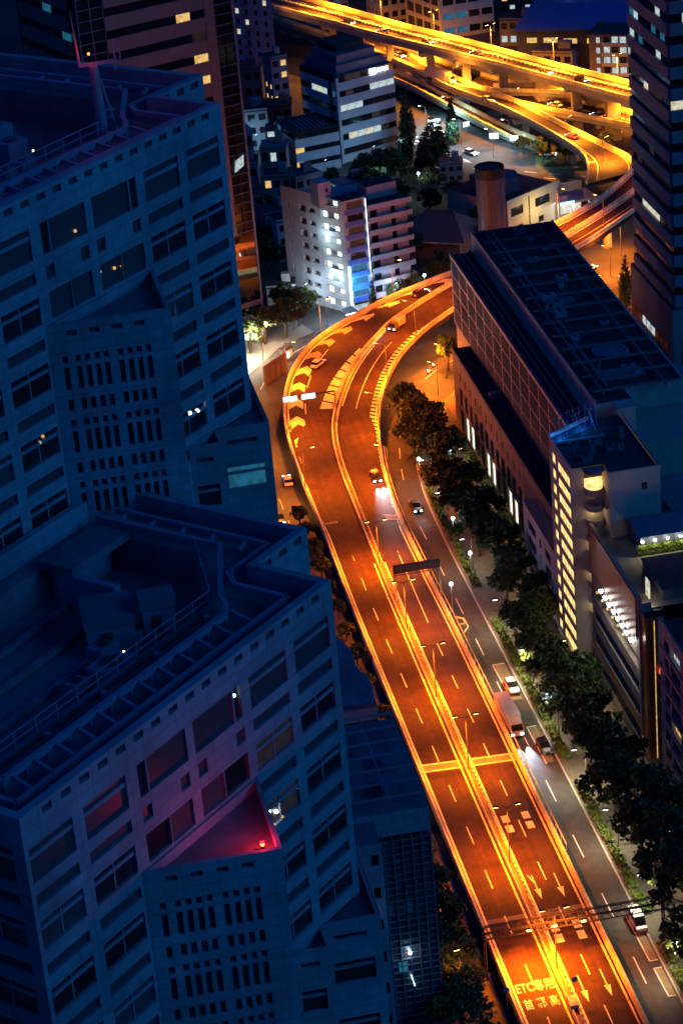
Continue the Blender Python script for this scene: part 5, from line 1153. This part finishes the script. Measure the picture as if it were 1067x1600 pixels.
lorry("yellow-lit flat-topped lorry with headlights coming round the bend", 23.6, 478.2, 6.75, radians(-133), (.5, .42, .28), (.12, .1, .1), 3.6, 700).scale = (.82, .82, .74)
lorry("long pale coach-like lorry with lights on the lower far viaduct", 76.2, 659, 6.02, radians(-62), (.6, .55, .45), (.5, .5, .5), 9, 300)
car("car with blue-white headlights on the upper viaduct behind the stepped office", 56.8, 707.5, 14.02, radians(-62), (.05, .05, .06), beam=60)
car("car with blue-white headlights on the upper viaduct near the yellow-lit block", 74.0, 675.0, 14.02, radians(-63), (.05, .05, .06), beam=60)
car("red-lit car on the curved slip ramp", 94.0, 591.5, 7.1, radians(108), (.2, .02, .02))
car("pale car waiting on the far street below the curved ramp", 89.6, 601, .01, radians(-20), (.5, .45, .35), on=True)
car("dark car in the amber-lit gap under the elevated road", 74.5, 521.5, .01, radians(40), (.03, .03, .035))
car("white car with lit screen in the amber-lit gap under the elevated road", 76.5, 514, .01, radians(35), (.6, .6, .62))
car("pale car turning in front of the shops beyond the tall conifers", 66, 632, .01, radians(20), (.6, .6, .6))
car("white car on the far street beside the tall conifers", 71, 611, .01, radians(-60), (.65, .65, .65))
def scooter(label, x, y, rz):
    t = thing("scooter", label, "motorcycle", (x, y, .0), rz); m = cp((.5, .5, .52))
    for xx in (-.6, .6): MB().cyl((xx, -.06, .27), (xx, .06, .27), .27, .27, 12).build("wheel", rubber, t)
    MB().bar((-.7, 0, .62), (.1, 0, .55), .32, .3).bar((.1, 0, .3), (.4, 0, .3), .3, .1).bar((.6, 0, .3), (.42, 0, 1.0), .2, .12).build("body", m, t); MB().bar((.42, -.3, 1.02), (.42, .3, 1.02), .05, .05).build("handlebar", dark_steel, t); MB().bar((-.65, 0, .8), (-.1, 0, .76), .28, .1).build("saddle", rubber, t); MB().sphere((.6, 0, .85), .12).build("headlight", L_head, t); return t
scooter("scooter with white headlamp on the street under the bend", 28.4, 467.5, radians(-140))
scooter("scooter beside the thin tree under the bend", 30.2, 470.6, radians(-140))

# ================================================================== LAMPS
SOD = (1.0, .165, .003)
LC = {}
def lamp(label, x, y, z, h, dx, dy, power, col=SOD, head=L_sod, group="sodium lamps along the expressway", double=False, size=158, m=steel, omni=False, name="street_lamp"):
    n_ = LC[label] = LC.get(label, -1)+1
    t = thing(name, ORD[n_]+" "+label, "street lamp", (x, y, z), 0, group); b = MB().cyl((0, 0, 0), (0, 0, h-.4), .11, .07, 8)
    b.build("pole", m, t); L = hypot(dx, dy) or 1
    ends = [(dx, dy)]+([(-dx, -dy)] if double else [])
    for ex, ey in ends:
        MB().bar((0, 0, h-.45), (ex, ey, h), .09, .09).build("arm", m, t)
        hd = MB().bar((ex*.8, ey*.8, h+.03), (ex*.8+ex/L*.85, ey*.8+ey/L*.85, h+.08), .34, .16).build("lamp_head", dark_steel, t); MB().bar((ex*.8+ex/L*.1, ey*.8+ey/L*.1, h-.07), (ex*.8+ex/L*.8, ey*.8+ey/L*.8, h-.03), .28, .08).build("lens", head, t)
        q_ = (ex*.8+ex/L*.45, ey*.8+ey/L*.45, h-.35)
        spot(t, q_, power, col, size, .9)
        if omni: point(t, q_, power*omni, col)
    return t
XL = "twin sodium lamp from the lattice gantry in the median row with added in-between lamps"; XO = "sodium lamp from the raised side of the bend's outer parapet"; XI = "sodium lamp along the bend's inner parapet"
for y in (258, 284, 310, 333, 356, 380): lamp(XL, .25, y, 1.3, 9.6, 1.5, 0, 11800, double=True, size=138)  # alternate masts added between the real ones to even out the road light
for s in (188, 210, 232, 254, 276, 300, 326):
    i_ = idx(s); a = edge(i_, 'L', -.2); c = edge(i_, 'L', 3); v = (c-a).normalized(); lamp(XO, a.x, a.y, a.z, 9.0, v.x*2, v.y*2, 13000, omni=.04 if s < 250 else 0, size=158 if s < 250 else 128)
    a = edge(i_, 'R', -.2); c = edge(i_, 'R', 3); v = (c-a).normalized(); lamp(XI, a.x, a.y, a.z, 9.0, v.x*2, v.y*2, 10500, omni=.32 if s < 270 else 0)
for s in (362, 395, 428): a = edge(idx(s), 'R', -.2); lamp("sodium lamp beyond the bend behind the louvred hall", a.x, a.y, a.z, 9, -1, 1.5, 6000, size=135)
FV = "sodium lamp from the stepped office on the upper viaduct"; FW = "sodium lamp on the lower viaduct and its ramp"
for x, y in ((50, 722), (62, 697), (73, 674), (84.5, 651.5), (96.5, 628.5), (108, 606)): lamp(FV, x+3.4, y+2.2, 14, 9, -.9, -.5, 30000, (1, .29, .015), group="sodium lamps on the far viaducts", double=True)
for x, y, z in ((60, 702, 6), (70, 684, 6), (76, 652, 6), (86, 622, 6.4), (92, 590, 7), (95, 566, 8), (100, 624, 6), (112, 604, 6)): lamp(FW, x, y, z, 6.5, 1.4, .8, 26000, (1, .29, .015), omni=.07, group="sodium lamps on the far viaducts")
SS = "amber street lamp beside the left side street"
for x, y in ((-15.6, 436), (-14, 470), (-15.6, 412), (-4.5, 487), (-15.5, 300), (-15.5, 350), (-15.5, 256)): lamp(SS, x, y, .1, 8.5, 1.8, 0, 4800 if y > 400 else 350, (1, .30, .03), group="amber lamps by the left side street")
for x, y in ((31, 464), (27.5, 455), (40, 476), (66, 500), (80, 508), (74, 490), (72, 478), (86, 520)): lamp("amber street lamp on the street under the bend", x, y, .1, 7.5, -1.2, 1.0, 13000, (1, .22, .012), omni=.08, group="amber lamps under the bend")
WL = "cool white street lamp beside the service street hedge"
WM = 1.6
for x, y, p in ((16.4, 396, 420), (16.4, 376, 600), (16.6, 352, 900), (16.6, 334, 1500), (16.6, 318, 1500), (16.6, 302, 1500), (16.6, 285, 1200), (16.6, 268, 1100), (16.6, 252, 900), (16.6, 411, 500)): lamp(WL, x, y, .14, 6.6, -1.6, 0, p*WM, (1, .86, .50), L_white, "white lamps along the service street")
for x, y, p in ((12.5, 502.5, 1500), (28.5, 505.5, 900), (5, 503, 900), (9, 513, 900)): lamp("cool white street lamp at the foot of the beige apartments", x, y, .1, 6.5, .8, .8, p, (.72, .88, 1), L_white, "white lamps by the beige apartments", omni=.5)
for x, y, p in ((44, 608, 700), (52, 611, 1100), (30, 602, 350), (20, 606, 350), (16, 632, 600)): lamp("cool white street lamp at the foot of the stepped office", x, y, 0, 6.5, .4, .9, p, (.35, .70, 1), L_white, "white lamps by the stepped office", omni=.6)
for x, y, z, a_, w_ in ((64, 692, 14.02, 117, "by the yellow-lit block"), (84, 656, 14.02, 117, "above the widest pier"), (97, 629, 14.02, -63, "above the last piers"), (104, 618, 14.02, -63, "near the banded tower")): car("dark car with lights on the upper viaduct "+w_, x, y, z, radians(a_), (.04, .04, .045))
for x, y, z, a_, w_ in ((69, 693, 6.02, -70, "near the stepped office"), (98, 624, 6.02, 120, "beneath the upper deck's wide pier"), (106, 610, 6.02, 120, "near the banded tower"), (82, 636, 6.25, -70, "at the slip ramp's start")): car("car with lights on the lower viaduct "+w_, x, y, z, radians(a_), (.3, .3, .3))
BL = "lamp post with a bright blue-white globe"
for x, y, z, p, w in ((14.9, 384, 0, 120, "beside the louvred hall's street trees"), (14.7, 369.6, 0, 140, "at the refuge beside the gantry board"), (9.0, 359.4, 0, 160, "against the expressway's right parapet"), (14.4, 411, 0, 120, "by the hedge near the bend"), (36.3, 507.5, 0, 90, "by the yellow-lit trees of the beige apartments"), (50.4, 580, 0, 260, "on the park lawn"), (12.1, 564, 0, 160, "behind the beige apartments"), (15.0, 318.0, 0, 200, "by the black parked car"), (17.0, 436, 0, 50, "in the trees under the bend"), (20.8, 413, 0, 60, "in the middle of the louvred hall's trees")):
    t = thing("globe_lamp", "lamp post with a bright blue-white globe "+w, "street lamp", (x, y, z)); MB().cyl((0, 0, 0), (0, 0, 6.7), .08, .06, 8).build("pole", steel, t); MB().sphere((0, 0, 7.0), .34, 10, 6).build("globe", L_blue, t); MB().cyl((0, 0, 6.6), (0, 0, 6.75), .2, .2, 8).build("collar", dark_steel, t); point(t, (0, -.6, 6.6), p, (.6, .75, 1), .2)  # globes oversized so their shape carries the lamps' bloom
for x, y, p in ((70, 618, 4500), (76, 606, 3800), (64, 634, 6000), (72, 640, 5000), (84, 596, 2000), (82, 612, 1800)): lamp("white street lamp over the far street", x, y, 0, 8, -1.4, .6, p, (.50, .88, 1), L_white, "white lamps over the far street")
for x, y, w in ((78.5, 615, 1.2), (83, 611, 1.1), (74, 629, 1.0), (92, 640, 2.2), (99, 632, 1.4), (87, 648, 1.2), (66, 633, 1.6)):
    t = thing("lit_shop_sign", ORD[int(x+y) % 20]+" glowing sign board among those below the viaducts", "sign", (x, y, 0), random.uniform(-.4, .4), "glowing sign boards below the viaducts"); MB().cyl((0, 0, 0), (0, 0, 2.2), .08, .08, 6).build("post", steel, t); B(t, "board", L_sign, -w, w, -.1, .1, 2.2, 2.2+w*1.3); B(t, "board_frame", dark_steel, -w-.08, w+.08, -.06, .12, 2.1, 2.3+w*1.3)
# plaza signs by the bend
t = thing("plaza_kiosk", "small kiosk with cyan and yellow lit panels beside the bend", "kiosk", (.6, 486.8, .1), radians(35)); B(t, "cabin", white_m, -1.1, 1.1, -.8, .8, 0, 2.6); B(t, "front_panel", L_cyan, -1, .1, -.9, -.81, .6, 2.0); B(t, "side_panel", W_warm, .2, 1, -.9, -.81, .6, 2.2); B(t, "roof", dark_steel, -1.3, 1.3, -1, 1, 2.6, 2.75)
t = thing("red_screen_wall", "red-brown screen wall on the outside of the bend", "wall", (-3.2, 477.2, 0), radians(48)); B(t, "panel", brown_m, -4.5, 4.5, -.15, .15, 0, 4.4); 
for k in range(5): B(t, "rib", brown_m, -4.4+k*2.1, -4.2+k*2.1, -.3, -.16, 0, 4.5)

# ================================================================== GANTRIES
gt = thing("lattice_gantry", "dark lattice truss gantry spanning the expressway and service street", "gantry", (3.2, 260.2, 0)); b = MB()
x0, x1, zb, zt = -12.2, 12.6, 6.6, 7.7
for yy in (-.6, .6):
    for z in (zb, zt): b.bar((x0, yy, z), (x1, yy, z), .13, .13)
    n = 21
    for k in range(n): xa = x0+(x1-x0)*k/n; xb = x0+(x1-x0)*(k+1)/n; b.bar((xa, yy, zb if k % 2 else zt), (xb, yy, zt if k % 2 else zb), .08, .08)
for k in range(22): xa = x0+(x1-x0)*k/21; b.bar((xa, -.6, zt), (xa, .6, zt), .07, .07); b.bar((xa, -.6, zb), (xa, .6, zb), .07, .07)
b.build("truss", dark_steel, gt)
for x in (x0, x1):
    b = MB()
    for yy in (-.5, .5): b.cyl((x, yy, 0), (x, yy, 7.7), .13, .13, 8)
    b.build("post", dark_steel, gt)
MB().bar((x0, .2, 8.2), (x1, .2, 8.2), .05, .05).bar((x0, -.2, 8.6), (x1, -.2, 8.6), .05, .05).build("cable", dark_steel, gt)
for x in (-6, -2.5, 1.5): B(gt, "luminaire", L_sod, x-.3, x+.3, -.1, .1, 6.35, 6.5)
for x in (-6.8, -3.8): spot(gt, (x, -1.0, 6.3), 11000, SOD, 130, .8, (0, -.15, -1))
g2 = thing("sign_gantry", "dark message board gantry over the right expressway lanes", "gantry", (4.4, 367, 1.1))
for x in (-3.7, 4.2): MB().cyl((x, 0, 0), (x, 0, 6.4), .17, .15, 8).build("post", barrier_m, g2)
B(g2, "beam", dark_steel, -3.9, 4.4, -.15, .15, 6.3, 6.6); B(g2, "message_board", dark_steel, -4.0, 4.2, -.5, -.2, 5.7, 7.3)
for i in range(4): B(g2, "panel", granite_dark, -3.8+i*2.0, -2.0+i*2.0, -.58, -.51, 5.9, 7.1)
B(g2, "walkway", steel, -4, 4.3, -.9, -.52, 5.45, 5.55)
g1 = thing("lit_sign_gantry", "cantilever gantry with two lit white-blue boards over the bend's chevron lane", "gantry", (3.3, 437.6, 4.3))
MB().cyl((0, 0, 0), (0, 0, 7.7), .16, .13, 8).build("post", steel, g1); MB().bar((0, 0, 7.7), (-10.6, .2, 7.7), .2, .25).build("arm", dark_steel, g1)
for x in (-5.3, -9.0): q = B(g1, "sign_board", L_sign, x-1.35, x+1.35, -.3, -.2, 7.0, 8.0); B(g1, "board_frame", blue_clad, x-1.5, x+1.5, -.2, -.12, 6.85, 8.15)
# small roadside furniture
for i_, (x, y, w) in enumerate(((-8.2, 251.5, "left of the road lettering"), (.9, 251.2, "on the median end beside the road lettering"))):
    t = thing("round_road_sign", "small round blue sign "+w, "road sign", (x, y, 1)); MB().cyl((0, 0, 0), (0, 0, 3.4), .05, .05, 6).build("post", steel, t); MB().cyl((0, -.08, 3.2), (0, -.02, 3.2), .42, .42, 16).build("disc", blue_clad, t)
t = thing("crash_cushion", "striped crash cushion at the median end beside the road lettering", "barrier", (.2, 249.6, 1)); B(t, "body", barrier_m, -.6, .6, -1, 1.2, 0, 1.0)
for k in range(3): B(t, "stripe", blue_clad, -.61, .61, -1.02, -1.0, .1+k*.32, .25+k*.32)
t = thing("emergency_refuge", "looped guard rail of an emergency refuge by the right parapet", "guard rail", (9.1, 352.5, 0)); b = MB()
for (a, c) in (((0, 5), (1.1, 4)), ((1.1, 4), (1.2, 1)), ((1.2, 1), (0, -1)), ((0, 2.2), (1.2, 2.2))): b.bar((*a, 1.5), (*c, 1.5), .22, .3)
for p in ((0, 5), (1.1, 4), (1.2, 1), (0, -1)): b.box(p[0]-.07, p[0]+.07, p[1]-.07, p[1]+.07, 0, 1.5)
b.build("rail", barrier_m, t)

for x, y in ((-8.5, 489), (-12.5, 483), (-6, 494)): lamp("white lamp post on the corner plaza", x, y, .13, 6, .9, .3, 5200, (1, .90, .66), L_white, "white lamps on the corner plaza")
for x, y in ((62, 730), (76, 698), (90, 668), (104, 640), (116, 616)): lamp("amber lamp on the street beneath the viaducts", x, y, 0, 7, 1, .4, 7000, (1, .3, .03), group="amber lamps beneath the viaducts")

for x, y in ((22.5, 322), (22.8, 304), (22.8, 287), (22.5, 272), (22.4, 256), (22.6, 340), (23.4, 382), (23.6, 400), (23.6, 420), (22.0, 364)): lamp("short warm lamp added for glow through the street trees", x, y, .14, 3.6, .5, 0, 330, (1, .62, .22), L_spot, "added lamps glowing through the street trees")  # warm lamps added so that light shows through the tree gaps
for k_, (x, y) in enumerate(((14, 574), (28, 588), (38, 562), (22, 552), (8, 606))):
    t = thing("garden_lamp", ORD[k_]+" small blue-white garden lamp between the mid-rises", "lamp", (x, y, 0), 0, "garden lamps between the mid-rises"); MB().cyl((0, 0, 0), (0, 0, 4.2), .07, .05, 8).build("pole", steel, t); MB().sphere((0, 0, 4.4), .24, 8, 5).build("globe", L_blue, t); point(t, (0, -.5, 4.2), 60, (.6, .8, 1), .2)
for k_, (x, y, a_) in enumerate(((-9.4, 424, 88), (-13.6, 408, -90), (-11, 450, 80))): car(["pale car on the left side street below the bend", "dark car parked on the left side street by the shrubs", "red-lit car on the left side street near the plaza"][k_], x, y, .01, radians(a_), [(.5, .5, .5), (.03, .03, .03), (.2, .1, .08)][k_])
